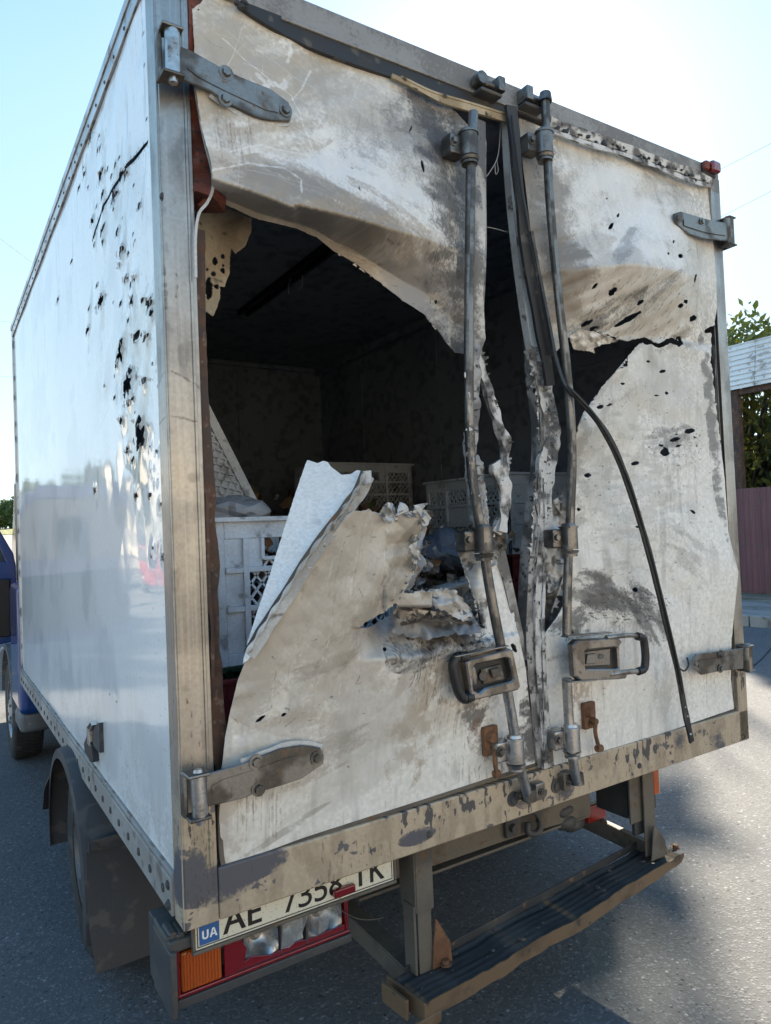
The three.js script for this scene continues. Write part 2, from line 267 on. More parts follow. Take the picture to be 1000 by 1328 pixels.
  // lower right leaf
  B(810, 785, 0.26, 0.10, -18, [0.13, 0.125, 0.125], 0.8, 24, 4, 0.46); B(790, 770, 0.14, 0.06, -20, SOOT, 0.65, 30, 3, 0.42); B(850, 800, 0.16, 0.07, -55, SOOT, 0.7, 30, 5, 0.5); B(760, 810, 0.12, 0.05, 5, SOOT, 0.8, 30, 3, 0.46); B(845, 640, 0.3, 0.3, 0, SOOT, 0.22, 46, 4, 0.56); B(936, 560, 0.035, 0.4, 4, SOOT, 0.7, 24, 2, 0.45); B(880, 570, 0.18, 0.06, 8, SOOT, 0.55, 50, 5, 0.55); B(900, 720, 0.16, 0.12, -30, SOOT, 0.3, 46, 5, 0.56); B(760, 600, 0.05, 0.3, 0, [0.3, 0.29, 0.27], 0.6, 22, 3, 0.5); B(800, 520, 0.2, 0.06, 35, BROWN, 0.35, 26, 4, 0.55); B(890, 890, 0.14, 0.1, 80, TAN, 0.5, 22, 4, 0.52); B(770, 850, 0.3, 0.04, 6, BROWN, 0.45, 30, 6, 0.53); B(710, 950, 0.06, 0.2, 0, SOOT, 0.9, 26, 3, 0.44);
  // lower left leaf
  B(400, 780, 0.3, 0.34, 50, TAN, 0.8, 10, 3, 0.40); B(470, 720, 0.24, 0.24, 60, [0.46, 0.425, 0.37], 0.8, 12, 3, 0.40); B(330, 880, 0.2, 0.16, 50, TAN, 0.6, 12, 3, 0.46); B(430, 740, 0.3, 0.1, 60, PALE, 0.3, 14, 4, 0.52); B(460, 780, 0.24, 0.05, 55, [0.3, 0.27, 0.23], 0.55, 18, 5, 0.5); B(520, 720, 0.06, 0.2, 0, [0.3, 0.27, 0.24], 0.6, 18, 2, 0.46); B(500, 690, 0.2, 0.05, 60, BROWN, 0.5, 22, 5, 0.5); B(420, 858, 0.22, 0.025, 15, BROWN, 0.35, 26, 5, 0.5); B(550, 900, 0.10, 0.26, -10, [0.34, 0.26, 0.17], 0.65, 20, 1, 0.47);
  B(570, 830, 0.2, 0.06, 8, SOOT, 0.95, 24, 3, 0.4); B(620, 860, 0.09, 0.2, 0, SOOT, 0.8, 26, 2, 0.45); B(590, 810, 0.2, 0.06, 10, [0.12, 0.10, 0.09], 0.9, 30, 2, 0.42); B(470, 940, 0.34, 0.16, 25, [0.54, 0.525, 0.50], 0.6, 9, 1.5, 0.50); B(500, 1000, 0.3, 0.1, 20, [0.50, 0.475, 0.43], 0.5, 20, 4, 0.52); B(300, 1070, 0.05, 0.14, 0, TAN, 0.7, 30, 1, 0.46); B(345, 1112, 0.2, 0.012, 17, BROWN, 0.5, 40, 3, 0.5); B(380, 950, 0.26, 0.05, 15, TAN, 0.55, 26, 4, 0.5); B(640, 960, 0.05, 0.06, 0, [0.16, 0.07, 0.03], 0.55, 50, 1, 0.5); B(770, 905, 0.05, 0.05, 0, [0.16, 0.07, 0.03], 0.45, 50, 1, 0.5); B(430, 985, 0.16, 0.05, 15, BROWN, 0.4, 40, 4, 0.52);
  // scratches: pale arcs on the upper leaf, dark nicks everywhere
  for (let k = 0; k < 60; k++) { const [x, y] = at2(270 + 330 * r(), 20 + 240 * r()), a = r() < 0.5 ? -0.5 + r() * 0.5 : 0.9 + r() * 0.5, l = 0.04 + 0.14 * r(), c = (r() - 0.5) * 0.5, pts = []; for (let q = 0; q <= 5; q++) pts.push([x + Math.cos(a + c * q / 5) * l * q / 5, y + Math.sin(a + c * q / 5) * l * q / 5]); doorPaint.line(pts, 0.0006 + 0.0007 * r(), r() < 0.75 ? PALE : [0.2, 0.17, 0.13], 0.3 + 0.4 * r()); }
  for (const [p, wd] of [[[[388, 20], [394, 45], [388, 60]], 0.006], [[[335, 95], [348, 105], [360, 92], [380, 98], [384, 90]], 0.010], [[[345, 84], [356, 96], [350, 108]], 0.009], [[[300, 196], [340, 186], [380, 196], [405, 200]], 0.003], [[[270, 222], [320, 214], [366, 222], [384, 240], [380, 262]], 0.003], [[[420, 70], [404, 100], [390, 116]], 0.003], [[[300, 30], [345, 75], [390, 110], [410, 190]], 0.002]]) doorPaint.line(p.map(([a, b]) => at2(a, b, 0.06)), wd, PALE, 0.8, wd * 0.5);
  const strokes = (px, py, rx, ry, n, lm, deg, spread, col, wd = 0.0012) => { for (let k = 0; k < n; k++) { const a = r() * 6.283, q = Math.sqrt(r()), [x, y] = at2(px + Math.cos(a) * q * rx, py + Math.sin(a) * q * ry), l = lm * (0.15 + r() * r()), d = (deg + (r() - 0.5) * spread) * Math.PI / 180; doorPaint.line([[x, y], [x + l * 0.5 * Math.cos(d), y + l * 0.5 * Math.sin(d)], [x + l * Math.cos(d + 0.15), y + l * Math.sin(d + 0.15)]], wd * (0.4 + r()), col, 0.9, 0.0012); } };
  const BLK = [0.03, 0.029, 0.03];
  strokes(590, 835, 70, 22, 230, 0.02, 10, 60, BLK, 0.0018); strokes(640, 850, 30, 40, 120, 0.02, 90, 40, BLK, 0.0015); strokes(560, 880, 50, 40, 70, 0.04, 80, 30, BROWN, 0.0015); strokes(820, 785, 60, 24, 170, 0.035, -30, 40, BLK, 0.0018); strokes(840, 400, 80, 40, 120, 0.045, 38, 24, BLK, 0.0013); strokes(850, 640, 90, 160, 260, 0.012, 10, 50, BLK, 0.0010); strokes(880, 575, 40, 22, 70, 0.02, 8, 30, BLK, 0.0015);
  strokes(585, 270, 30, 120, 140, 0.04, 88, 20, BLK, 0.0011); strokes(700, 250, 24, 120, 90, 0.03, 88, 20, BLK, 0.0011); strokes(450, 330, 130, 40, 90, 0.05, -20, 24, BROWN, 0.0012); strokes(400, 900, 90, 90, 30, 0.04, 30, 110, [0.2, 0.18, 0.15], 0.0010); strokes(710, 900, 14, 90, 90, 0.02, 88, 20, BLK, 0.0014); strokes(420, 760, 70, 80, 20, 0.04, 50, 120, [0.24, 0.2, 0.16], 0.0010); strokes(640, 990, 50, 40, 60, 0.03, 88, 20, [0.2, 0.15, 0.1], 0.0010);
  for (let k = 0; k < 520; k++) { const right = r() < 0.6, [x, y] = right ? at2(745 + 190 * r(), 470 + 440 * r()) : at2(300 + 620 * r(), 150 + 850 * r()); const l = 0.002 + 0.016 * r() * r(), a = right ? (r() - 0.5) * 0.5 + 0.15 : r() * 3; doorPaint.line([[x, y], [x + l * Math.cos(a), y + l * Math.sin(a)]], 0.0008 + 0.0022 * r() * r(), r() < 0.8 ? SOOT : BROWN, 0.8, 0.0012); }
  for (let k = 0; k < 150; k++) { const [x, y] = at2(300 + 640 * r(), 300 + 760 * r()); doorPaint.line([[x, y], [x + (r() - 0.5) * 0.004, y - 0.02 - 0.12 * r()]], 0.0007 + 0.0012 * r(), r() < 0.7 ? [0.26, 0.23, 0.19] : PALE, 0.5, 0.001); }
  for (const [px, py, n] of [[637, 1000, 9], [765, 968, 9], [600, 910, 12], [770, 885, 10], [350, 1030, 16], [930, 872, 10], [672, 990, 8], [742, 975, 8], [560, 860, 22], [820, 810, 16], [300, 160, 12], [900, 312, 8]]) for (let k = 0; k < n; k++) { const [x, y] = at2(px + (r() - 0.5) * 60, py + (r() - 0.5) * 10); doorPaint.line([[x, y], [x + (r() - 0.5) * 0.003, y - 0.03 - 0.09 * r()]], 0.0008 + 0.0022 * r() * r(), r() < 0.5 ? [0.24, 0.17, 0.11] : [0.16, 0.15, 0.14], 0.55, 0.0015); }
}
const doorMap = doorPaint.tex();
const grainBump = (() => { const S = 0.8, a = wrapN(S, 7, 5, 71), b = wrapN(S, 60, 3, 72); return tiled(512, S, (x, y) => { const v = a(x, y) * 0.75 + b(x, y) * 0.25; return [v, v, v]; }, true); })();
const doorBump = grainBump.clone(); doorBump.repeat.set(W / 0.8, (Y1 - Y0) / 0.8); doorBump.needsUpdate = true;
const mDoor = phys({ map: doorMap, roughness: 0.58, metalness: 0, bumpMap: doorBump, bumpScale: 0.004, clearcoat: 0.12, clearcoatRoughness: 0.5 });
// frame steel
const mFrame = (() => { // bare brushed steel, scuffed; old beige paint left in flakes low down
  const p = new Paint(1400, 1428, 0, Y0, W, Y1), q = new Paint(700, 714, 0, Y0, W, Y1), inside = (x, y) => x > 0.2 && x < 1.95 && y > 0.9 && y < 2.68;
  const worn2 = (x, y) => { const low = sst(1.22, 0.84, y + 0.28 * (fbm(x * 9, y * 6, 4, 50) - 0.5)), n = fbm(x * 16, y * 26, 5, 51) * 0.75 + fbm(x * 90, y * 90, 3, 52) * 0.25; return [low, n]; };
  p.fill((x, y) => {
    if (inside(x, y)) return [0.4, 0.4, 0.4];
    const [low, n] = worn2(x, y), st = fbm(x * 160, y * 3, 3, 53), st2 = fbm(x * 3, y * 160, 3, 54), b = fbm(x * 9, y * 9, 5, 55), g = fbm(x * 170, y * 170, 2, 56);
    let k = mix3([0.36, 0.35, 0.335], [0.28, 0.27, 0.255], sst(0.4, 0.65, b)); k = mix3(k, [0.50, 0.495, 0.49], 0.25 * sst(0.55, 0.7, y > 2.74 ? st2 : st)); if (y > 2.735) k = mix3([0.30, 0.29, 0.275], [0.19, 0.18, 0.17], sst(0.38, 0.62, b * 0.6 + g * 0.4)); k = mix3(k, [0.15, 0.145, 0.15], 0.45 * sst(0.64, 0.74, fbm(x * 22, y * 12, 5, 57)));
    const beige = mix3([0.47, 0.385, 0.28], [0.37, 0.30, 0.215], sst(0.4, 0.65, fbm(x * 30, y * 14, 4, 58)));
    k = mix3(k, sst(0.28, 0.295, n) > 0.5 ? beige : [0.12, 0.115, 0.12], low * 0.96);
    if (n > 0.29 && low > 0.5 && fbm(x * 75, y * 30, 3, 59) * 0.6 + fbm(x * 5, y * 9, 3, 60) * 0.4 > 0.66) k = [0.09, 0.085, 0.085];
    const m = 0.88 + 0.24 * g; return [k[0] * m, k[1] * m, k[2] * m];
  });
  const r = rng(5);
  for (const l of [[[222, 482], [236, 488], [258, 503]], [[223, 540], [240, 543], [259, 549]], [[213, 344], [216, 400]], [[228, 355], [230, 372], [227, 385]]]) p.line(l.map(([a, b]) => at2(a, b, 0)), 0.0022, [0.12, 0.11, 0.10], 0.8, 0.003);
  for (const [px, py, rx, ry] of [[285, 1140, 0.13, 0.05], [320, 1125, 0.1, 0.035], [680, 1028, 0.05, 0.045], [730, 1018, 0.05, 0.045], [930, 960, 0.05, 0.06], [250, 1130, 0.03, 0.05], [540, 1085, 0.06, 0.02], [880, 960, 0.04, 0.03]]) { const [x, y] = at2(px, py, 0); p.blot(x, y, rx, ry, 0, [0.105, 0.105, 0.12], 1, 16, 1.5, Math.floor(r() * 99), 0.40); }
  for (let k = 0; k < 130; k++) { const cl = hash(k >> 3, 5, 1), x = clamp(cl * 2.1 + (r() - 0.5) * 0.16, 0, 2.1), y = Y0 + 0.02 + 0.09 * r(); p.line([[x, y], [x + (r() - 0.5) * 0.006, y - 0.006 - 0.03 * r()]], 0.0006 + 0.0016 * r(), [0.10, 0.08, 0.06], 0.8, 0.001); }
  for (let k = 0; k < 120; k++) { const x = 0.003 + r() * 0.06, y = Y0 + 0.05 + 0.5 * r() * r(); p.line([[x, y], [x + (r() - 0.5) * 0.003, y - 0.003 - 0.012 * r()]], 0.0006 + 0.0012 * r(), [0.09, 0.075, 0.06], 0.85, 0.001); }
  q.fill((x, y) => { if (inside(x, y)) return [0, 0.4, 0.9]; const [low, n] = worn2(x, y), b = fbm(x * 9, y * 9, 5, 55); if (y > 2.735) return [0, 0.62 + 0.2 * (b - 0.5), 0.35]; return [0, lerp(0.30 + 0.2 * b, 0.55, low), lerp(0.92, 0.25, low)]; });
  return std({ map: p.tex(), roughnessMap: q.tex(true), metalnessMap: null, roughness: 1, metalness: 1 });
})();
mFrame.metalnessMap = mFrame.roughnessMap;
const frameUV = (g) => { g = g.index ? g.toNonIndexed() : g; const p = g.attributes.position, uv = new Float32Array(p.count * 2); for (let i = 0; i < p.count; i++) { uv[i * 2] = (p.getX(i) - p.getZ(i) * 0.9 + (p.getZ(i) < -0.03 ? 0 : 0)) / W; uv[i * 2 + 1] = (p.getY(i) - Y0) / (Y1 - Y0); } g.setAttribute('uv', new THREE.BufferAttribute(uv, 2)); return g; };
const mAlu = worn([0.55, 0.56, 0.57], [0.42, 0.43, 0.44], [0.16, 0.15, 0.14], 5, 0.22, 0.42, 0.9, 101, 0.0002);
const mHinge = worn([0.24, 0.235, 0.225], [0.10, 0.094, 0.087], [0.12, 0.08, 0.05], 16, 0.3, 0.52, 0.8, 111);
const mRod = worn([0.22, 0.21, 0.20], [0.09, 0.085, 0.08], [0.07, 0.065, 0.06], 18, 0.30, 0.55, 0.85, 121);
const mLatch = worn([0.32, 0.30, 0.28], [0.17, 0.155, 0.14], [0.10, 0.08, 0.06], 16, 0.24, 0.42, 0.85, 131);
const mChrome = worn([0.5, 0.5, 0.5], [0.36, 0.35, 0.34], [0.12, 0.1, 0.09], 30, 0.2, 0.42, 0.95, 141, 0.0004);
const mRust = worn([0.13, 0.06, 0.03], [0.20, 0.10, 0.05], [0.06, 0.035, 0.025], 16, 0.8, 0.9, 0.1, 151, 0.0015);
const mSteelDark = worn([0.06, 0.062, 0.066], [0.10, 0.095, 0.085], [0.14, 0.075, 0.04], 7, 0.6, 0.8, 0.25, 161, 0.001);
const mStep = worn([0.042, 0.042, 0.043], [0.075, 0.072, 0.067], [0.17, 0.10, 0.055], 10, 0.55, 0.92, 0.1, 171, 0.002);
const mStepEdge = worn([0.16, 0.105, 0.06], [0.10, 0.066, 0.04], [0.06, 0.045, 0.04], 8, 0.7, 0.85, 0.15, 173, 0.002);
const mTanMetal = worn([0.14, 0.123, 0.10], [0.09, 0.08, 0.068], [0.13, 0.07, 0.035], 9, 0.6, 0.8, 0.2, 175, 0.001);
const mCharred = worn([0.58, 0.57, 0.55], [0.13, 0.125, 0.12], [0.035, 0.034, 0.034], 26, 0.55, 0.8, 0.05, 181, 0.003);
const mSooty = worn([0.13, 0.128, 0.128], [0.40, 0.39, 0.375], [0.035, 0.035, 0.035], 18, 0.5, 0.75, 0.25, 183, 0.003);
const mCrumple = worn([0.24, 0.235, 0.235], [0.42, 0.40, 0.37], [0.06, 0.056, 0.054], 9, 0.5, 0.75, 0.1, 185, 0.002);
const mStripPale = worn([0.50, 0.52, 0.53], [0.34, 0.345, 0.34], [0.10, 0.085, 0.07], 8, 0.45, 0.7, 0.1, 187, 0.001);
const mRubber = worn([0.022, 0.022, 0.024], [0.04, 0.038, 0.036], [0.09, 0.085, 0.075], 9, 0.5, 0.75, 0, 191, 0.001);
const mWoodStrip = worn([0.42, 0.34, 0.22], [0.30, 0.23, 0.14], [0.05, 0.04, 0.03], 12, 0.7, 0.85, 0, 195, 0.002);
const mFoam = worn([0.20, 0.055, 0.035], [0.11, 0.035, 0.025], [0.03, 0.025, 0.025], 18, 0.8, 0.9, 0, 197, 0.004);
const mBrownWood = worn([0.055, 0.032, 0.024], [0.11, 0.06, 0.04], [0.18, 0.13, 0.10], 18, 0.75, 0.9, 0, 199, 0.003);
const mBlackPlastic = std({ color: rgb(0.016, 0.016, 0.018), roughness: 0.45 });
const mMud = worn([0.035, 0.037, 0.043], [0.05, 0.051, 0.055], [0.085, 0.08, 0.075], 5, 0.6, 0.8, 0, 203, 0.0008);
const mTyre = worn([0.018, 0.018, 0.019], [0.035, 0.034, 0.033], [0.07, 0.065, 0.06], 6, 0.75, 0.9, 0, 205, 0.0015);
const mRim = worn([0.15, 0.15, 0.155], [0.10, 0.095, 0.09], [0.08, 0.05, 0.03], 8, 0.5, 0.7, 0.4, 207, 0.0005);
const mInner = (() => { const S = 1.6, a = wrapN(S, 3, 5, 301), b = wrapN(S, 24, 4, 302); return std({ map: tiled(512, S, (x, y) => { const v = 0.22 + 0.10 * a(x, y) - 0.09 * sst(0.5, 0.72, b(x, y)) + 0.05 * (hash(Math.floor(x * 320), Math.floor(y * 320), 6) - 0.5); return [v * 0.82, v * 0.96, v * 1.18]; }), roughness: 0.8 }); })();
const mBluePaint = phys({ color: rgb(0.002, 0.04, 0.19), roughness: 0.35, clearcoat: 1, clearcoatRoughness: 0.08 });
const mGreyPlastic = worn([0.10, 0.105, 0.11], [0.15, 0.155, 0.16], [0.22, 0.21, 0.20], 6, 0.55, 0.75, 0, 211, 0.0006);
const mGlassDark = phys({ color: rgb(0.03, 0.04, 0.045), roughness: 0.05, clearcoat: 1 });
const lens = (r, g, b) => phys({ color: rgb(r, g, b), roughness: 0.12, clearcoat: 1, clearcoatRoughness: 0.08, transmission: 0.35, thickness: 0.01, ior: 1.5, attenuationColor: rgb(Math.max(r, 0.02), Math.max(g, 0.01), Math.max(b, 0.01)), attenuationDistance: 0.02 });
const mOrange = lens(0.62, 0.13, 0.012), mRedLens = lens(0.26, 0.010, 0.014), mReflector = std({ color: rgb(0.75, 0.74, 0.72), metalness: 1, roughness: 0.16 });

// ------------------------------------------------------------------ the box truck
const truck = thing('box_truck', V(1.05, 0, -2.6), 'white box truck seen from behind, its rear doors blown open, torn and sooty', 'truck');
const P = (name, g, m, par = truck, label) => part(name, g, m, par, label);

// -- left side of the box: sheet aluminium shot through with fragments
const hits = [];
{
  const r = rng(3), z1 = (l, oy, k) => { for (const [x, y, s] of l) hits.push([x / 2.9412, oy + y / 2.9412, (s ?? 6) * k]); };
  z1([[345, 525, 11], [377, 520, 6], [383, 565, 9], [372, 575, 5], [455, 605, 6], [440, 630, 8], [385, 670, 11], [425, 675, 8], [462, 657, 10], [482, 663, 10], [461, 688, 8], [435, 748, 14], [392, 742, 8], [322, 665, 7], [300, 720, 5], [395, 800, 6], [352, 842, 8], [400, 858, 6], [390, 885, 9], [447, 885, 8], [465, 832, 4], [532, 782, 7], [510, 710, 3], [512, 895, 5], [515, 935, 5], [466, 955, 9], [492, 968, 5], [395, 930, 7], [368, 788, 6], [432, 800, 4], [360, 935, 7], [548, 130, 4], [553, 250, 3], [560, 455, 4], [320, 640, 4], [336, 715, 4], [412, 640, 4], [450, 875, 4], [520, 920, 4]], 0, 0.34);
  z1([[362, 15, 8], [395, 40, 7], [466, 75, 10], [490, 85, 6], [460, 132, 10], [480, 182, 11], [500, 205, 7], [516, 183, 11], [370, 207, 5], [384, 268, 13], [342, 292, 8], [430, 270, 5], [460, 276, 6], [505, 266, 10], [545, 265, 8], [570, 275, 12], [580, 310, 9], [490, 340, 8], [335, 378, 9], [270, 118, 6], [220, 262, 8], [516, 405, 17], [541, 395, 6], [557, 405, 10], [461, 462, 24], [470, 425, 9], [491, 578, 20], [500, 530, 8], [446, 516, 9], [546, 572, 10], [581, 505, 6], [580, 565, 4], [436, 550, 5], [492, 657, 13], [466, 722, 13], [532, 730, 12], [540, 785, 18], [528, 760, 8], [486, 832, 10], [506, 872, 7], [574, 822, 4], [597, 838, 5], [583, 905, 3], [595, 965, 3], [435, 635, 6], [520, 690, 4], [362, 988, 6], [397, 590, 4], [448, 495, 5], [510, 640, 5], [538, 705, 6], [550, 800, 6], [484, 845, 6], [600, 590, 6]], 300, 0.34);
  z1([[585, 207, 6], [580, 240, 6], [624, 240, 10], [520, 10, 7], [575, 8, 6], [617, 40, 4], [445, 793, 3], [420, 765, 2]], 640, 0.34);
  for (const h of hits) { const p = X(h[0], h[1], 0), q = X(h[0] + 1, h[1], 0); h.z = p.z; h.y = p.y; h.ry = h[2] * 1.02 * Math.abs(X(h[0], h[1] + 1, 0).y - p.y); h.rz = h[2] * 0.55 * Math.abs(q.z - p.z); h.a = r() * 6.28; h.k = Math.floor(r() * 1e4); const w = 0.7 + 0.7 * r(); const big = h[2] > 4 ? 1.25 : 1.1; h.rz *= big * w * (0.8 + 0.5 * r()); h.ry *= big * w; }
}
const gash = [[191, 184], [178, 200], [165, 216], [152, 236], [143, 250], [134, 268], [127, 288], [120, 313]].map(([a, b]) => { const p = X(a, b, 0); return [p.z, p.y]; });
const segD = (l, x, y) => { let d = 1e9; for (let i = 1; i < l.length; i++) { const ex = l[i][0] - l[i - 1][0], ey = l[i][1] - l[i - 1][1], wx = x - l[i - 1][0], wy = y - l[i - 1][1], t = clamp((wx * ex + wy * ey) / (ex * ex + ey * ey)); d = Math.min(d, Math.hypot(wx - ex * t, wy - ey * t)); } return d; };
const hitD = (z, y) => { let m = 1e9; for (const h of hits) { const dz = z - h.z, dy = y - h.y; if (Math.abs(dz) > 0.14 || Math.abs(dy) > 0.14) continue; const an = Math.atan2(dy, dz), e = Math.hypot(dz / h.rz, dy / h.ry); m = Math.min(m, (e - 1 - 0.8 * (vnoise(an * 1.6 + 9, h.k) - 0.5) - 1.5 * (facet(an * 2.3, h.k * 0.37, 7) - 0.5)) * Math.min(h.rz, h.ry)); } return m; };
const mSidePlain = worn([0.78, 0.79, 0.79], [0.62, 0.61, 0.58], [0.25, 0.24, 0.23], 12, 0.3, 0.5, 0, 187, 0.0006);
const sideMat = (() => {
  const p = new Paint(1500, 1000, -L, Y0, 0, Y1), r = rng(77), q = new Paint(512, 375, -L, Y0, 0, Y1);
  p.fill((z, y) => {
    const g = fbm(z * 150, y * 150, 2, 400), st = fbm(z * 46, y * 2.6, 4, 401), low = sst(1.25, 0.8, y + 0.3 * (st - 0.5)), top = sst(1.9, 2.6, y);
    let k = [0.87, 0.875, 0.875]; k = mix3(k, [0.40, 0.37, 0.32], low * 0.5 * sst(0.42, 0.62, fbm(z * 9, y * 9, 5, 402) * 0.6 + g * 0.4)); k = mix3(k, [0.30, 0.29, 0.29], 0.5 * top * sst(0.62, 0.74, st * 0.7 + fbm(z * 60, y * 18, 3, 403) * 0.3)); k = mix3(k, [0.62, 0.63, 0.65], 0.6 * sst(0.5, 0.7, fbm(z * 4, y * 5, 5, 404)));
    const m = 0.94 + 0.12 * g; return [k[0] * m, k[1] * m, k[2] * m];
  });
  for (const h of hits) { p.blot(h.z, h.y - h.ry * 0.2, h.rz * 1.9, h.ry * 2.0, 0, [0.06, 0.058, 0.06], 0.95, 60, 1, h.k, 0.42); if (h[2] > 2) p.blot(h.z + 0.03, h.y, h.rz * 4, h.ry * 3.4, 1.3, [0.42, 0.39, 0.34], 0.55, 40, 1, h.k + 3, 0.5); }
  for (let k = 0; k < 170; k++) { const z = -0.08 - 3 * r(), y = 2.05 + 0.7 * r(), l = 0.02 + 0.12 * r(); p.line([[z, y], [z + 0.004 * (r() - 0.5), y - l]], 0.0012 + 0.0025 * r() * r(), r() < 0.6 ? [0.22, 0.22, 0.23] : [0.4, 0.38, 0.35], 0.55, 0.002); }
  for (let k = 0; k < 260; k++) { const z = -0.09 - 0.7 * r() * r(), y = 0.85 + 1.7 * r(), a = r() * 6.3, l = 0.004 * r(); p.line([[z, y], [z + l * Math.cos(a), y + l * Math.sin(a)]], 0.0009 + 0.0015 * r() * r(), [0.05, 0.05, 0.05], 0.9, 0.0012); }
  for (let k = 0; k < 170; k++) { const y = 0.8 + 1.0 * r(), z = -0.072 - 0.006 * r(); p.line([[z, y], [z - 0.004 * r(), y + 0.01 * r()]], 0.001 + 0.002 * r(), [0.2, 0.18, 0.16], 0.8, 0.002); }
  for (const [px, py, rz, ry] of [[186, 450, 0.09, 0.10], [188, 510, 0.08, 0.09], [184, 410, 0.06, 0.06], [176, 560, 0.07, 0.08]]) { const c = X(px, py, 0); p.blot(c.z, c.y, rz, ry, 1.2, [0.66, 0.62, 0.53], 0.7, 26, 2, Math.floor(r() * 99), 0.46); }
  p.line([[-0.75, 1.86], [-0.55, 1.93], [-0.42, 1.97]], 0.0016, [0.3, 0.3, 0.3], 0.7); p.line(gash, 0.012, [0.05, 0.05, 0.05], 0.9, 0.012);
  q.fill((z, y) => { const v = 0.035 + 0.25 * sst(1.15, 0.8, y) * fbm(z * 9, y * 9, 4, 402) + 0.04 * fbm(z * 5, y * 5, 4, 410); return [v, v, v]; });
  return phys({ map: p.tex(), roughness: 0.5, clearcoat: 0.9, clearcoatRoughness: 0.06, clearcoatRoughnessMap: q.tex(true) });
})();
sideMat.clearcoatRoughness = 1;
const dent = (z, y) => { const rear = sst(-1.25, -0.35, z) * sst(1.25, 1.75, y); let b = 0; for (const h of hits) { const d = Math.hypot((z - h.z), (y - h.y)) / (0.02 + 2.2 * h.ry); if (d < 2) b += 0.0035 * Math.exp(-d * d * 1.6) * (h[2] > 3 ? 1 : 0.5); } return -b - 0.0045 * rear * (facet(z * 9, y * 7, 41) - 0.4) + 0.0025 * (fbm(z * 1.1, y * 0.9, 2, 42) - 0.5) + 0.0006 * Math.sin(z * 9.5 + 2 * fbm(z, y * 2, 2, 43)); };
const side = P('side_panel', sheet({
  xs: [...steps(-3.215, -1.5, 0.03), ...steps(-1.49, -0.066, 0.0055)], ys: [...steps(0.784, 1.35, 0.02), ...steps(1.356, 2.772, 0.0055)],
  sd: (z, y) => Math.max(Math.max(-3.21 - z, z + 0.066, 0.786 - y, y - 2.77), -hitD(z, y), 0.0042 - segD(gash, z, y) + 0.003 * vnoise(y * 90, 1)),
  pos: (z, y) => V(-dent(z, y) * -1 + 0.001, y, z), thick: 0.0016, uv: (p) => [(p.z + L) / L, (p.y - Y0) / (Y1 - Y0)],
}), sideMat);
{ // petals of metal bent up round the larger holes
  const r = rng(8), g = [];
  for (const h of hits) if (h[2] > 3.2) for (let k = 0; k < 2; k++) { const a = h.a + k * 2.1 + r(), c = V(dent(h.z, h.y) - 0.001, h.y + Math.sin(a) * h.ry, h.z + Math.cos(a) * h.rz), s = 0.003 + 0.006 * r() + 0.2 * h.ry, o = V(-0.002 - 0.006 * r(), Math.sin(a) * s * 0.8, Math.cos(a) * s * 0.8), e = V(0, Math.cos(a), -Math.sin(a)).multiplyScalar(0.004 + 0.004 * r() + 0.15 * h.ry); const A = c.clone().add(e), B = c.clone().sub(e), T = c.clone().add(o), A2 = A.clone().add(V(0.0012, 0, 0)), B2 = B.clone().add(V(0.0012, 0, 0)), T2 = T.clone().add(V(0.0012, 0.0005, 0)); const q = new THREE.BufferGeometry().setFromPoints([A, B, T, A2, T2, B2, A, T, A2, T, T2, A2, B, B2, T, T, B2, T2]); q.computeVertexNormals(); g.push(metricUV(q)); }
  P('torn_metal', g, mSidePlain, side).userData.kind = 'stuff';
}
P('roof_rail', [box(-0.007, 0.012, 2.772, 2.835, -L, -0.066, 0.004), box(-0.012, 0.0, 2.812, 2.838, -L, -0.03, 0.004)], mAlu);
{ const bg = []; for (let k = 0; k < 26; k++) { const z = -0.13 - k * 0.12; P('rivet', [cyl(V(-0.007, 2.785, z), V(-0.0095, 2.785, z), 0.005, 0.004, 10)], mSteelDark, truck.children.find((c) => c.name === 'roof_rail')); } }
P('front_corner_trim', box(-0.006, 0.02, 0.79, 2.772, -3.262, -3.21, 0.004), mAlu);
const sill2 = P('side_rail', [box(-0.011, 0.03, 0.694, 0.775, -3.25, -0.067, 0.004), box(-0.008, 0.01, 0.775, 0.788, -3.25, -0.067, 0.003)], worn([0.36, 0.355, 0.345], [0.28, 0.27, 0.255], [0.16, 0.14, 0.12], 6, 0.5, 0.7, 0.25, 221, 0.0004));
for (let k = 0; k < 28; k++) P('bolt', bolt(V(-0.011, 0.735, -0.13 - k * 0.112), V(-1, 0, 0), 0.0065, 0.001), mSteelDark, sill2);
P('bolt', bolt(V(-0.011, 0.757, -0.088), V(-1, 0, 0), 0.007, 0.002), mSteelDark, sill2); P('bolt', bolt(V(-0.011, 0.715, -0.085), V(-1, 0, 0), 0.008, 0.005), mSteelDark, sill2);
P('roof_panel', box(0.0, W, 2.80, 2.831, -L, -0.067, 0.003), mAlu);
P('right_side_panel', box(2.088, W, 0.70, 2.80, -L, -0.067, 0.002), sideMat);
P('front_panel', box(0.02, 2.08, 0.70, 2.80, -L, -3.235, 0.002), sideMat);
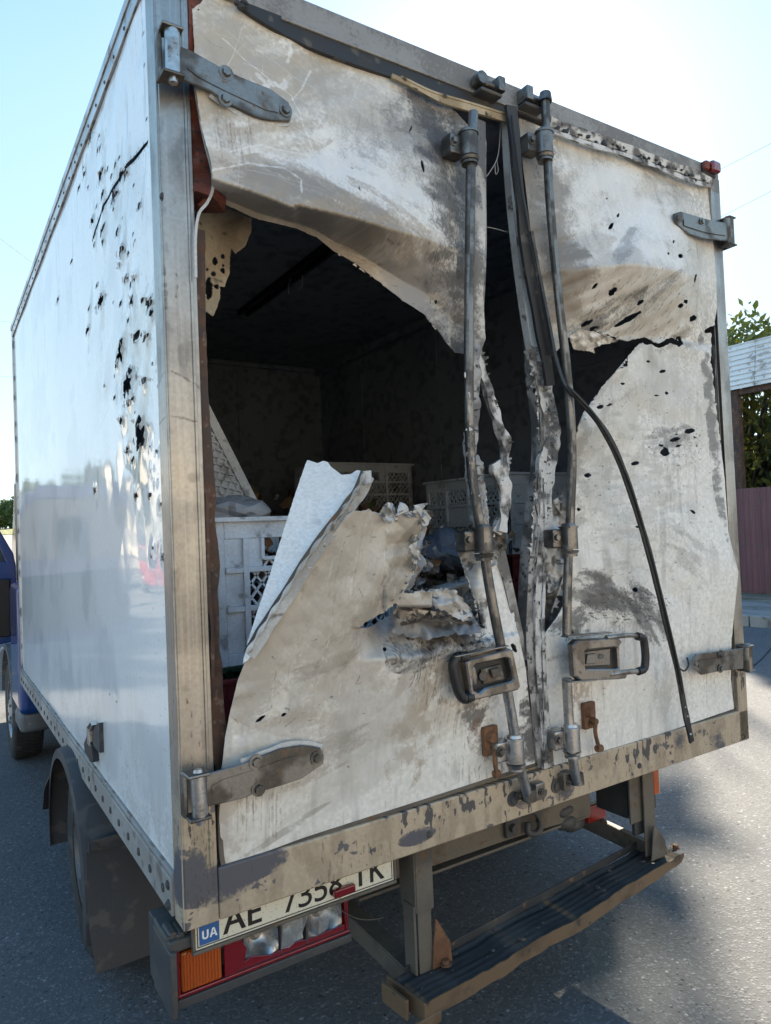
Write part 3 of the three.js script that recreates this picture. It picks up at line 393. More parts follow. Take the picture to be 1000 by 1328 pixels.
// lining of the load space
P('ceiling_lining', [box(0.03, 2.088, 2.745, 2.76, -3.23, -0.067, 0), box(0.045, 2.06, 2.715, 2.745, -3.21, -3.17, 0.004), box(2.0, 2.055, 2.70, 2.745, -3.2, -0.07, 0.004), box(0.045, 0.09, 2.715, 2.745, -3.2, -0.07, 0.004)], mInner);
P('left_lining', box(0.03, 0.042, 0.79, 2.745, -3.23, -0.067, 0), mInner);
P('right_lining', [box(2.058, 2.075, 0.79, 2.745, -3.23, -0.067, 0), box(2.05, 2.062, 1.68, 1.74, -3.2, -0.07, 0.002), box(2.05, 2.062, 2.22, 2.235, -3.2, -0.07, 0.002), ...[0.9, 1.75, 2.6].map((z) => box(2.053, 2.06, 0.8, 2.70, -z - 0.006, -z + 0.006, 0.001))], mInner);
P('front_lining', [box(0.04, 2.06, 0.79, 2.745, -3.232, -3.21, 0), box(0.7, 0.712, 0.8, 2.7, -3.211, -3.205, 0), box(1.4, 1.412, 0.8, 2.7, -3.211, -3.205, 0)], mInner);
P('floor', box(0.03, 2.088, 0.76, 0.79, -3.23, -0.04, 0.002), mInner);
P('ceiling_rail', [box(0.985, 1.005, 2.715, 2.745, -2.1, -0.6, 0.003), box(1.03, 1.05, 2.715, 2.745, -2.1, -0.6, 0.003)], mBlackPlastic);
P('ceiling_wire', [sweep([V(1.0, 2.713, -1.45), V(0.985, 2.67, -1.45), V(0.99, 2.64, -1.46)], round(0.0018, 6)), sweep([V(1.035, 2.713, -1.4), V(1.03, 2.66, -1.4), V(1.02, 2.65, -1.42)], round(0.0018, 6))], mStripPale);

// -- rear frame
P('left_corner_post', [frameUV(box(0, 0.072, Y0, 2.833, -0.012, 0.001, 0.003)), frameUV(box(-0.004, 0.005, Y0, 2.833, -0.067, -0.002, 0.002)), frameUV(box(0.062, 0.072, 0.80, 2.76, -0.067, -0.008, 0.002)), frameUV(box(0.055, 0.062, 0.81, 2.76, 0.0005, 0.005, 0.002))], mFrame);
P('right_corner_post', [frameUV(box(2.042, 2.1, Y0, 2.79, -0.012, 0.002, 0.003)), frameUV(box(2.092, 2.102, Y0, 2.8, -0.067, -0.002, 0.003)), frameUV(box(2.042, 2.05, 0.81, 2.76, -0.06, -0.012, 0.002))], mFrame);
P('rear_header', [frameUV(box(0.073, 2.1, 2.764, 2.833, -0.065, 0.001, 0.006)), frameUV(box(0.3, 2.05, 2.757, 2.768, -0.01, 0.005, 0.003)), frameUV(box(0.073, 2.04, 2.735, 2.764, -0.06, -0.03, 0.003))], mFrame);
const rearSill = P('rear_sill', [frameUV(box(0.073, 2.101, Y0, 0.803, -0.05, 0.002, 0.005)), frameUV(box(0.073, 2.04, 0.79, 0.812, -0.07, -0.022, 0.003))], mFrame);
for (const [a, b] of [[557, 1082], [829, 993], [895, 955]]) { const p = Z(a, b, 0.002); P('bolt', bolt(p, V(0, 0, 1), 0.006, 0.002), mSteelDark, rearSill); }
for (const [x, y] of [[223, 255], [224, 1195 - 40]]) P('bolt', bolt(X(x - 12, y, -0.004), V(-1, 0, 0), 0.006, 0.003), mSteelDark, truck.children.find((c) => c.name === 'left_corner_post'));
// burnt seals and laths of the frame
P('header_seal', sweep(zz([[312, 2], [330, 13], [360, 30], [400, 50], [450, 69], [500, 87], [550, 106], [600, 124], [640, 138], [664, 148]], -0.006), (t) => flat(0.052 * (0.35 + 0.65 * Math.sin(Math.PI * Math.min(1, t * 0.75 + 0.14))), 0.012)(), { side: V(0, 1, 0), n: 60 }), mRubber);
P('header_lath', [sweep(zz([[508, 99], [540, 114], [570, 129], [600, 138], [630, 146], [657, 154]], 0.008), (t) => flat(0.012 + 0.014 * t, 0.008)(), { side: V(0, 1, 0), n: 30 }), sweep(zz([[520, 100], [560, 119], [600, 131], [655, 148]], 0.011), flat(0.006, 0.006), { side: V(0, 1, 0), n: 30 })], mWoodStrip);
P('burnt_seal', [sweep(zz([[712, 158], [730, 166], [760, 176], [800, 189], [840, 205], [880, 219], [905, 228], [923, 238]], 0.004), (t, p) => flat(0.028 + 0.012 * (vnoise(p.x * 40, 2) - 0.5), 0.012 + 0.006 * vnoise(p.x * 60, 5))(), { side: V(0, 1, 0.2), n: 90, crease: 0.4 }), sweep(zz([[716, 170], [760, 186], [810, 201], [850, 216], [900, 236], [921, 241]], 0.012), (t, p) => flat(0.010 + 0.008 * vnoise(p.x * 50, 8), 0.006)(), { side: V(0, 1, 0), n: 70 })], mCharred);
P('charred_lumps', (() => { const r = rng(21), g = []; for (let k = 0; k < 60; k++) { const t = r(), p = Z(713 + 208 * t, yAt([[712, 158], [760, 178], [800, 190], [840, 205], [880, 221], [923, 238]], 713 + 208 * t) + (r() - 0.3) * 9, 0.012), q = new THREE.IcosahedronGeometry(0.004 + 0.008 * r() * r(), 0); q.scale(1 + r(), 0.8, 0.7).rotateZ(-0.4 + r()).translate(p.x, p.y, p.z); g.push(metricUV(q)); } for (let k = 0; k < 22; k++) { const p = Z(306 + 16 * r(), 2 + 8 * r(), 0.008), q = new THREE.IcosahedronGeometry(0.003 + 0.005 * r(), 0); q.translate(p.x, p.y, p.z); g.push(metricUV(q)); } return g; })(), mRubber).userData.kind = 'stuff';
P('foam_filling', [sweep(zz([[247, -30], [247, 60], [248, 120], [252, 170], [258, 205], [262, 235], [258, 262]], -0.035), (t, p) => { const w = 0.024 + 0.02 * vnoise(p.y * 30, 3) + 0.012 * sst(0.5, 0.9, t), l = []; for (let k = 0; k < 10; k++) { const a = k / 10 * 6.283, q = w * (0.7 + 0.7 * vnoise(k * 1.7, p.y * 40)); l.push([Math.cos(a) * q, Math.sin(a) * q * 0.8]); } return l; }, { n: 60, crease: 0.5 }), sweep(zz([[262, 222], [268, 240], [266, 262], [258, 270]], -0.02), round(0.009, 8), { n: 12 })], mFoam);
P('loose_strip', sweep(zz([[253, 112], [258, 145], [266, 185], [275, 222], [276, 245], [268, 264], [259, 275], [254, 300], [254, 360]], 0.02), flat(0.006, 0.003), { n: 50 }), mStripPale);
P('door_frame_seal', [sweep(zz([[257, 300], [258, 420], [263, 560], [267, 640], [271, 760], [279, 900], [287, 1010]], -0.03), (t, p) => { const w = 0.012 + 0.012 * vnoise(p.y * 18, 4) * sst(0.2, 0.6, t); return [[-w, -0.012], [w, -0.01 - 0.006 * vnoise(p.y * 70, 1)], [w * 0.9, 0.012 + 0.008 * vnoise(p.y * 50, 2)], [-w, 0.012]]; }, { n: 120, crease: 0.4 }), sweep(zz([[268, 640], [270, 720], [272, 790], [274, 800], [276, 880]], -0.005), (t, p) => flat(0.006 + 0.004 * vnoise(p.y * 50, 9), 0.004)(), { n: 40 })], mBrownWood);
const torn = [[254, 258], [290, 268], [326, 283], [326, 300], [318, 320], [306, 329], [300, 322], [298, 340], [298, 356], [290, 372], [284, 372], [285, 388], [280, 402], [276, 411], [266, 404], [256, 396]];
P('torn_lining', sheet({ xs: steps(250, 330, 1.6), ys: steps(255, 415, 1.6), sd: (x, y) => Math.max(sdPoly(torn, x, y) + 1.6 * (vnoise(x * 0.5, y * 0.5, 6) - 0.5), -Math.min(...[[278, 339, 4, 6], [276, 356, 4, 3.5], [289, 333, 3, 3], [259, 352, 4, 7], [268, 350, 2, 2.5], [289, 352, 3.5, 4], [270, 375, 5, 14], [280, 372, 3, 3.5], [258, 380, 3, 6], [290, 345, 2, 2], [263, 318, 3, 2.5], [262, 395, 3, 3]].map(([a, b, c, d]) => (Math.hypot((x - a) / c, (y - b) / d) - 1 + 0.5 * (vnoise(x * 0.6, y * 0.6, 4) - 0.5)) * c))), pos: (x, y) => Z(x, y, -0.12 - 0.05 * Math.sin((x - 250) * 0.04) + 0.03 * facet(x * 0.03, y * 0.03, 3)), thick: 0.003 }), worn([0.36, 0.31, 0.23], [0.26, 0.215, 0.16], [0.10, 0.085, 0.07], 9, 0.75, 0.9, 0, 231, 0.002));

// ------------------------------------------------------------------ rear doors: skins crumpled and torn by the blast
const mBurnt = worn([0.045, 0.043, 0.043], [0.09, 0.085, 0.08], [0.2, 0.19, 0.18], 12, 0.6, 0.85, 0, 190, 0.001);
const mDoorPlain = worn([0.52, 0.50, 0.47], [0.40, 0.37, 0.33], [0.2, 0.19, 0.18], 8, 0.5, 0.7, 0, 189, 0.001);
const crease = (px, py, a) => a * (facet(px / 95, py / 80, 61) - 0.5) + a * 0.42 * (facet(px / 38 + 7, py / 44, 62) - 0.5) + a * 0.2 * (facet(px / 16, py / 19, 63) - 0.5);
const nick = (l) => (x, y) => { let m = 1e9; for (const [a, b, rx, ry, an = 0, k = 1] of l) { const dx = x - a, dy = y - b; if (Math.abs(dx) > 30 || Math.abs(dy) > 30) continue; const c = Math.cos(an), s = Math.sin(an), u = dx * c + dy * s, v = -dx * s + dy * c, w = Math.atan2(v, u); m = Math.min(m, (Math.hypot(u / rx, v / ry) - 1 + 0.5 * (vnoise(w * 1.5 + 5, a) - 0.5)) * Math.min(rx, ry)); } return m; };

// slivers of sheet curling off the torn edges
function slivers(line, zf, n, seed, mat, parent, side = 1, len = 0.03) {
  const r = rng(seed), pos = []; const L2 = line.map(([a, b]) => [a, b]), cum = [0]; for (let i = 1; i < L2.length; i++) cum.push(cum[i - 1] + Math.hypot(L2[i][0] - L2[i - 1][0], L2[i][1] - L2[i - 1][1]));
  for (let k = 0; k < n; k++) {
    const q = r() * cum.at(-1); let i = 1; while (cum[i] < q) i++; const t = (q - cum[i - 1]) / (cum[i] - cum[i - 1]), x = lerp(L2[i - 1][0], L2[i][0], t), y = lerp(L2[i - 1][1], L2[i][1], t);
    const p = Z(x, y, zf(x, y)), a = Z(...L2[i - 1], 0), b = Z(...L2[i], 0), T = b.sub(a).normalize(), N = V(-T.y, T.x, 0).multiplyScalar(side).addScaledVector(T, (r() - 0.5) * 1.4).normalize(), l = len * (0.35 + r()), w = l * (0.25 + 0.4 * r()), curl = (r() - 0.35) * 1.6, tw = (r() - 0.5) * 1.2, row = [];
    for (let s = 0; s <= 3; s++) { const u = s / 3, c = p.clone().addScaledVector(N, l * u * (1 - 0.35 * u)).add(V(0, 0, curl * l * u * u)), h = w * (1 - u * 0.92) * (0.8 + 0.4 * r()), S = T.clone().add(V(0, 0, tw * u)).normalize().multiplyScalar(h); row.push([c.clone().add(S), c.clone().sub(S)]); }
    for (let s = 0; s < 3; s++) { const [A, B] = row[s], [C, D] = row[s + 1]; pos.push(A, B, C, B, D, C); const o = V(0, 0, -0.0011); pos.push(A.clone().add(o), C.clone().add(o), B.clone().add(o), B.clone().add(o), C.clone().add(o), D.clone().add(o), A, C, A.clone().add(o), C, C.clone().add(o), A.clone().add(o), B, B.clone().add(o), D, D, B.clone().add(o), D.clone().add(o)); }
  }
  const g = new THREE.BufferGeometry().setFromPoints(pos); g.computeVertexNormals(); part('torn_slivers', metricUV(g), mat, parent).userData.kind = 'stuff';
}
// left leaf
const leftDoor = new THREE.Group(); leftDoor.name = 'left_rear_door'; truck.add(leftDoor); leftDoor.userData.label = 'left rear door, torn open and peeled back below';
const uT = [[244, -60], [250, -40], [300, -15], [329, 14], [370, 46], [421, 66], [482, 90], [506, 99], [548, 121], [579, 134], [606, 162], [632, 182]];
const uR = [[250, 226], [275, 231], [329, 248], [380, 268], [387, 265], [452, 279], [509, 296], [540, 304], [582, 318], [606, 325], [632, 332]];
const uB = [[250, 262], [274, 257], [332, 284], [383, 296], [410, 308], [434, 327], [461, 342], [492, 366], [522, 390], [549, 407], [566, 427], [580, 447], [590, 458], [632, 459]];
const uZ = [[250, 0.045], [330, 0.10], [480, 0.115], [560, 0.075], [606, 0.03], [632, 0.012]];
const upperZ = (x, y) => { const T = yAt(uT, x), R = yAt(uR, x), B = yAt(uB, x), zr = yAt(uZ, x); let z; if (y < R) { const t = clamp((y - T) / (R - T)); z = lerp(-0.014, zr, Math.pow(t, 1.5)); z -= 0.02 * zr / 0.1 * Math.exp(-Math.pow((R - y) / 10, 2)) * 0.3; } else { const t = (y - R) / Math.max(20, B - R); z = zr - (zr + 0.03) * Math.min(1, t / 0.72) * sst(640, 585, x) - 0.02 * t * sst(585, 640, x); } return z + crease(x, y, 0.022) * sst(T, T + 60, y) * sst(640, 590, x) + 0.004 * Math.sin(x * 0.05 + 3 * vnoise(x * 0.02, y * 0.02)); };
const upperPoly = [[244, -62], [252, 60], [253, 112], [262, 168], [275, 215], [276, 250], [274, 257], [332, 284], [383, 296], [410, 308], [434, 327], [461, 342], [492, 366], [522, 390], [549, 407], [566, 427], [580, 447], [590, 458], [603, 459], [612, 452], [618, 462], [622, 458], [629, 440], [626, 380], [629, 300], [630, 182], [606, 162], [579, 134], [548, 121], [514, 100], [482, 90], [421, 66], [370, 46], [329, 14], [300, -12], [290, -62]];
const upperHoles = nick([[548, 218, 2, 9, -0.2], [532, 168, 1.5, 8, 0.4], [565, 391, 2, 4], [509, 332, 2, 1.5], [466, 246, 1.2, 6, -0.3], [318, 252, 4, 1.2, 0.3], [335, 262, 3, 1, 0.4], [257, 13, 2, 2]]);
part('skin', sheet({ xs: steps(242, 634, 2.6), ys: steps(-64, 466, 2.6), sd: (x, y) => Math.max(sdPoly(upperPoly, x, y) + 1.1 * (vnoise(x * 0.25, y * 0.25, 8) - 0.5), -upperHoles(x, y)), pos: (x, y) => Z(x, y, upperZ(x, y)), thick: 0.0025, uv: doorUV }), mDoor, leftDoor);

const lC = [[285, 890], [312, 885], [367, 875], [404, 870], [452, 858], [503, 854], [540, 851], [600, 838], [650, 826], [700, 815]];
const lZ = [[285, 0.02], [350, 0.06], [450, 0.095], [540, 0.10], [600, 0.06], [650, 0.02], [700, 0.0]];
const botY = (x) => 1122 - (x - 288) * 0.3255;
const gapLine = (x) => lerp(815, 786, clamp((x - 463) / 52));
const lowerZ = (x, y) => {
  const C = yAt(lC, x), zc = yAt(lZ, x), B = botY(x); let z;
  if (y > C) { const t = clamp((B - y) / (B - C)); z = lerp(-0.010, zc, Math.pow(t, 1.6)); }
  else {
    const zl = zc + 0.15 * (C - y) / 200, zs = lerp(zc - 0.17 * clamp((C - y) / 62), 0.0 - 0.03 * clamp((C - y) / 120), sst(585, 622, x));
    const w = y < gapLine(x) && x < 560 ? 0 : sst(452, 492, x); z = lerp(zl, zs, w);
  }
  return z + crease(x + 400, y, 0.026) * sst(B, B - 90, y) * sst(700, 640, x) + (x > 500 && x < 625 && y < C ? 0.035 * (facet(x / 26, y / 22, 66) - 0.5) : 0);
};
const lowerPoly = [[288, 1122], [284, 1060], [287, 1000], [292, 955], [298, 925], [309, 880], [322, 850], [345, 820], [380, 768], [420, 708], [450, 668], [458, 663], [478, 661], [492, 666], [498, 658], [504, 653], [512, 670], [529, 663], [541, 662], [549, 673], [545, 690], [533, 704], [544, 721], [540, 738], [530, 752], [523, 769], [513, 780], [505, 789], [478, 803], [463, 815], [478, 813], [492, 806], [510, 797], [516, 776], [524, 770], [540, 768], [556, 765], [580, 766], [596, 776], [610, 790], [621, 812], [628, 815], [622, 797], [617, 776], [606, 744], [596, 722], [592, 704], [598, 697], [606, 703], [620, 696], [640, 694], [648, 722], [664, 788], [681, 866], [693, 984], [693, 990]];
const lowerHoles = nick([[337, 932, 8, 2.4, -0.6], [368, 926, 5.5, 2, -0.5], [499, 843, 3, 3], [548, 822, 4, 3], [566, 808, 5, 2.5, 0.3], [443, 714, 1.5, 1.5], [620, 832, 3, 2], [666, 840, 3, 6, -0.4], [610, 822, 3, 2]]);
const lowerSkin = part('skin', sheet({ xs: steps(280, 696, 2.5), ys: steps(650, 1126, 2.5), sd: (x, y) => Math.max(sdPoly(lowerPoly, x, y) + (x > 450 && y < 830 ? 7 : 0.9) * (0.5 * facet(x * 0.14, y * 0.14, 9) + 0.5 * facet(x * 0.38, y * 0.38, 8) - 0.5), -lowerHoles(x, y)), pos: (x, y) => Z(x, y, lowerZ(x, y)), thick: 0.0025, uv: doorUV }), mDoor, leftDoor);
part('door_edging', [sweep([Z(286, 1000, -0.012), Z(284, 1060, -0.012), Z(289, 1121, -0.012), Z(292, 1123, -0.012), Z(400, 1086, -0.012), Z(540, 1041, -0.012), Z(693, 991, -0.012)], flat(0.010, 0.014), { n: 70, side: V(0.7, 0.7, 0) })], mTanMetal, leftDoor);
// white inner skin turned outwards above the peeled flap, with its rolled edge
const rimZ = (y) => 0.075 + 0.15 * (870 - y) / 200 - 0.004;
const triPoly = [[399, 597], [406, 599], [412, 601], [420, 598], [425, 599], [430, 606], [444, 616], [456, 615], [463, 610], [468, 611], [477, 614], [480, 622], [470, 642], [420, 706], [380, 769], [346, 822], [322, 856], [315, 862], [322, 832], [335, 792], [350, 748], [368, 690], [386, 634]];
const triHole = nick([[427, 655, 7, 10, -0.5], [443, 648, 5.5, 4.5, 0.2]]);
const triZ = (x, y) => { const d = ((x - 480) * (850 - 620) - (y - 620) * (330 - 480)) / Math.hypot(230, 150); return rimZ(y) - 0.0017 * Math.max(0, -d) + 0.006 * (facet(x / 40, y / 40, 71) - 0.5); };
part('inner_skin', sheet({ xs: steps(312, 484, 2), ys: steps(592, 866, 2), sd: (x, y) => sdPoly(triPoly, x, y) + 0.8 * (vnoise(x * 0.3, y * 0.3, 5) - 0.5), pos: (x, y) => Z(x, y, triZ(x, y)), thick: 0.003 }), worn([0.72, 0.75, 0.77], [0.66, 0.69, 0.71], [0.40, 0.41, 0.42], 5, 0.3, 0.45, 0.0, 241, 0.0002), leftDoor, 'clean white inner skin of the door folded outwards');
part('bare_patch', sheet({ xs: steps(416, 452, 1), ys: steps(640, 670, 1), sd: (x, y) => triHole(x, y), pos: (x, y) => Z(x, y, triZ(x, y) + 0.0018), thick: 0.001 }), worn([0.30, 0.27, 0.23], [0.24, 0.21, 0.18], [0.12, 0.11, 0.10], 18, 0.7, 0.9, 0, 243, 0.001), leftDoor);
{ const l = [[479, 618], [470, 638], [455, 660], [436, 685], [416, 711], [396, 741], [376, 773], [358, 800], [341, 827], [326, 851]];
  part('rolled_edge', [sweep(l.map(([a, b]) => Z(a, b, rimZ(b) + 0.008)), (t, p) => flat(0.015 + 0.006 * vnoise(p.y * 40, 4), 0.010)(), { n: 70, side: V(0.8, -0.5, 0.2) }), sweep(l.map(([a, b]) => Z(a - 6, b - 4, rimZ(b) + 0.012)), round((t) => 0.0045 + 0.002 * Math.sin(t * 60), 8), { n: 70 }), cyl(Z(474, 612, rimZ(612)), Z(477, 628, rimZ(620) + 0.01), 0.013, 0.009, 9)], mStripPale, leftDoor);
  part('rim_seal', sweep(l.map(([a, b]) => Z(a - 8, b - 6, rimZ(b) + 0.010)), (t, p) => flat(0.006 + 0.005 * vnoise(p.y * 50, 6), 0.006)(), { n: 70, side: V(0.8, -0.5, 0.2) }), mSteelDark, leftDoor); slivers(l.slice(0, 6), (x, y) => rimZ(y) + 0.012, 16, 320, mCharred, leftDoor, 1, 0.012); }
// torn and curled pieces round the hole
const rag = (poly, zf, mat, parent, name, st = 2, tear = 4) => { let a = 1e9, b = 1e9, c = -1e9, d = -1e9; for (const [x, y] of poly) { a = Math.min(a, x); b = Math.min(b, y); c = Math.max(c, x); d = Math.max(d, y); } return part(name, sheet({ xs: steps(a - 5, c + 5, st), ys: steps(b - 5, d + 5, st), sd: (x, y) => sdPoly(poly, x, y) + tear * 1.5 * (0.5 * facet(x * 0.14, y * 0.14, 19) + 0.5 * facet(x * 0.4, y * 0.4, 18) - 0.5), pos: (x, y) => Z(x, y, zf(x, y) + 0.016 * (facet(x / 7, y / 8, 91) - 0.5)), thick: 0.0012 }), mat, parent); };
rag([[506, 793], [514, 778], [528, 765], [548, 764], [560, 770], [585, 768], [606, 784], [618, 806], [622, 822], [590, 822], [556, 830], [530, 826], [508, 820]], (x, y) => 0.02 + 0.0018 * (y - 790) + 0.07 * (facet(x / 24, y / 20, 31) - 0.5), mCrumple, leftDoor, 'torn_metal');
rag([[548, 772], [560, 764], [584, 764], [602, 776], [612, 800], [600, 806], [584, 796], [566, 790]], (x, y) => 0.055 + 0.05 * (facet(x / 20, y / 18, 35) - 0.5) + 0.03 * Math.sin((x - 548) * 0.05), mDoorPlain, leftDoor, 'torn_metal', 1.5, 6);
slivers([[512, 790], [530, 776], [556, 772], [590, 780], [618, 808]], (x, y) => 0.06 + 0.02 * vnoise(x * 0.12, y * 0.12), 60, 331, mSooty, leftDoor, -1, 0.026); slivers([[520, 812], [550, 806], [590, 806], [616, 816]], (x, y) => 0.07, 50, 332, mBurnt, leftDoor, 1, 0.022); slivers([[540, 700], [548, 730], [540, 760], [560, 790]], (x, y) => 0.02, 50, 333, mBurnt, leftDoor, -1, 0.03); slivers([[600, 700], [620, 698], [640, 700], [648, 720]], (x, y) => 0.02, 40, 334, mBurnt, leftDoor, 1, 0.022);
rag([[520, 700], [540, 690], [556, 676], [548, 700], [546, 716], [552, 730], [540, 748], [532, 766], [522, 780], [514, 784], [522, 750], [530, 726]], (x, y) => 0.13 - 0.0006 * (x - 520) * 4 + 0.05 * (facet(x / 14, y / 16, 33) - 0.5), mCrumple, leftDoor, 'torn_metal');
rag([[494, 668], [500, 655], [508, 652], [513, 664], [510, 680], [500, 678]], (x, y) => 0.235 + 0.03 * (facet(x / 9, y / 9, 37) - 0.5), mStripPale, leftDoor, 'torn_metal', 1.2, 2);
rag([[528, 672], [536, 658], [544, 660], [550, 670], [546, 684], [536, 690], [544, 700], [532, 706]], (x, y) => 0.21 + 0.03 * (facet(x / 9, y / 9, 38) - 0.5), mCharred, leftDoor, 'torn_metal', 1.2, 2);
rag([[590, 700], [600, 694], [616, 700], [640, 694], [648, 716], [642, 736], [620, 730], [606, 740], [596, 722]], (x, y) => 0.02 + 0.05 * (facet(x / 15, y / 15, 39) - 0.5), mCharred, leftDoor, 'torn_metal', 1.6, 4);
rag([[618, 590], [626, 600], [630, 640], [634, 680], [628, 700], [620, 690], [618, 650], [614, 610]], (x, y) => 0.0 + 0.03 * (facet(x / 12, y / 12, 40) - 0.5), mSooty, leftDoor, 'torn_metal', 1.4, 3);
rag([[640, 690], [652, 688], [658, 706], [654, 722], [646, 716], [640, 706]], (x, y) => -0.02 + 0.03 * (facet(x / 10, y / 10, 45) - 0.5), mTanMetal, leftDoor, 'torn_metal', 1.2, 2);
const flapEdge = [[478, 661], [492, 665], [504, 655], [512, 670], [529, 663], [541, 662], [549, 674], [545, 690], [534, 704], [543, 721], [539, 738], [530, 752], [522, 770], [512, 781], [505, 789]];
slivers(flapEdge, (x, y) => lowerZ(x, Math.min(y, gapLine(x) - 2)), 60, 301, mCharred, leftDoor, -1, 0.022); slivers(flapEdge.slice(4), (x, y) => lowerZ(x, Math.min(y, gapLine(x) - 2)), 30, 302, mSooty, leftDoor, -1, 0.03); slivers(flapEdge.slice(3, 9), (x, y) => lowerZ(x, y) + 0.004, 12, 303, mStripPale, leftDoor, 1, 0.03);
slivers([[506, 796], [516, 777], [540, 768], [580, 766], [604, 782], [622, 812]], (x, y) => 0.03, 40, 304, mCrumple, leftDoor, -1, 0.035); slivers([[510, 800], [540, 790], [580, 795], [620, 820]], (x, y) => 0.045 + 0.02 * vnoise(x * 0.1, y * 0.1), 40, 305, mCharred, leftDoor, -1, 0.03);
slivers([[622, 812], [617, 778], [606, 746], [594, 708], [606, 700], [640, 695]], (x, y) => 0.005, 36, 306, mCharred, leftDoor, 1, 0.02); slivers([[603, 459], [580, 447], [549, 407], [492, 366], [434, 327]], (x, y) => upperZ(x, y), 18, 307, mDoorPlain, leftDoor, -1, 0.008);
// edge profile of the left leaf, ripped into strips
const ragW = (w, seed, j = 0.5) => (t, p) => { const q = w / 2 * (1 - j / 2 + j * (0.6 * facet(p.y * 28, seed, seed) + 0.4 * vnoise(p.y * 70, seed))), r = w / 2 * (1 - j / 2 + j * facet(p.y * 31, seed + 4, seed + 2)), b = 0.004 + 0.006 * vnoise(p.y * 50, seed + 7); return [[-q, -b], [-q * 0.3, -b * 0.2 - 0.006], [r, -b], [r, b], [0.2 * r, b + 0.007 * facet(p.y * 60, 3, seed)], [-q, b]]; };
part('edge_profile', [sweep(zz([[621, 158], [622, 240], [622, 330], [619, 400], [616, 458]], -0.012), flat(0.034, 0.02), { n: 30 })], mSooty, leftDoor);
part('torn_strip', sweep(zz([[613, 440], [614, 520], [610, 580], [615, 630], [620, 660], [626, 700]], 0.03), ragW(0.036, 3, 0.8), { n: 110, crease: 0.4 }), mSooty, leftDoor);
part('torn_strip', [sweep(zz([[616, 445], [622, 478], [632, 505], [640, 530], [648, 556]], -0.01), ragW(0.026, 7, 0.9), { n: 80, crease: 0.4 }), sweep(zz([[648, 556], [655, 575], [653, 602], [655, 640], [650, 672], [644, 692]], -0.012), ragW(0.030, 9, 1.0), { n: 90, crease: 0.4 }), sweep(zz([[641, 600], [648, 618], [655, 640], [650, 690]], 0.0), ragW(0.034, 13, 1.1), { n: 60, crease: 0.4 })], mCharred, leftDoor);
part('edge_profile', sweep(zz([[646, 716], [660, 780], [676, 860], [684, 930], [692, 988]], -0.025), flat(0.03, 0.03), { n: 30 }), mSooty, leftDoor);

// right leaf
const rightDoor = new THREE.Group(); rightDoor.name = 'right_rear_door'; truck.add(rightDoor); rightDoor.userData.label = 'right rear door, skin ripped across the middle';
const rT = [[660, 146], [672, 152], [708, 168], [728, 176], [796, 200], [830, 213], [860, 218], [898, 234], [930, 245]];
const rR = [[672, 345], [735, 352], [790, 345], [827, 343], [871, 350], [930, 365]];
const rB = [[672, 436], [738, 435], [770, 430], [803, 440], [835, 440], [870, 440], [930, 452]];
const rZ = [[672, 0.0], [720, 0.04], [760, 0.085], [830, 0.115], [880, 0.08], [912, 0.02], [930, 0.008]];
const streak = (x, y) => { const u = (x * 0.46 + y * 0.89) / 19 + 0.9 * vnoise(x * 0.011, y * 0.012, 5), f = u - Math.floor(u); return Math.abs(f * 2 - 1); };
const rightZ = (x, y) => {
  const T = yAt(rT, x), R = yAt(rR, x), B = yAt(rB, x), zr = yAt(rZ, x);
  let zu; if (y < R) zu = lerp(-0.012, zr, Math.pow(clamp((y - T) / (R - T)), 1.6)); else zu = zr * (1 - 1.05 * clamp((y - R) / Math.max(20, B - R)));
  zu += 0.006 * (streak(x, y) - 0.5) * (0.3 + 1.2 * vnoise(x * 0.03, y * 0.03, 12)) * sst(R - 20, R + 30, y) * sst(925, 890, x) * sst(690, 730, x);
  const bul = 0.03 * Math.exp(-Math.pow((y - 745) / 60, 2)) * sst(880, 950, x) , lo = (1008 - (x - 690) * 0.335), zlow = lerp(0.014, -0.008, sst(lo - 260, lo, y)) + bul + 0.035 * Math.exp(-Math.pow((y - 545) / 40, 2)) * sst(800, 745, x) - 0.03 * Math.exp(-Math.pow((x - 720) / 20, 2)) * Math.exp(-Math.pow((y - 770) / 45, 2));
  const w = sst(B - 5, B + 9, y);
  return lerp(zu, zlow, w) + crease(x + 900, y, 0.02) * sst(T, T + 50, y) * sst(lo, lo - 80, y) * sst(930, 880, x);
};
const rightPoly = [[672, 153], [708, 168], [728, 176], [796, 200], [830, 212], [860, 217], [898, 233], [921, 241], [923, 300], [928, 360], [929, 400], [922, 440], [921, 470], [926, 510], [932, 560], [939, 620], [944, 690], [950, 716], [957, 742], [953, 780], [948, 830], [947, 880], [951, 919], [703, 1004], [700, 985], [704, 900], [700, 830], [722, 800], [738, 770], [741, 740], [745, 680], [745, 610], [748, 556], [757, 535], [770, 517], [785, 497], [800, 480], [812, 475], [815, 462], [828, 447], [836, 446], [846, 448], [854, 453], [862, 448], [870, 446], [879, 451], [886, 446], [882, 437], [872, 436], [864, 440], [855, 447], [846, 443], [835, 437], [815, 443], [803, 440], [788, 434], [770, 430], [752, 428], [738, 436], [716, 462], [709, 440], [700, 380], [688, 300], [676, 200]];
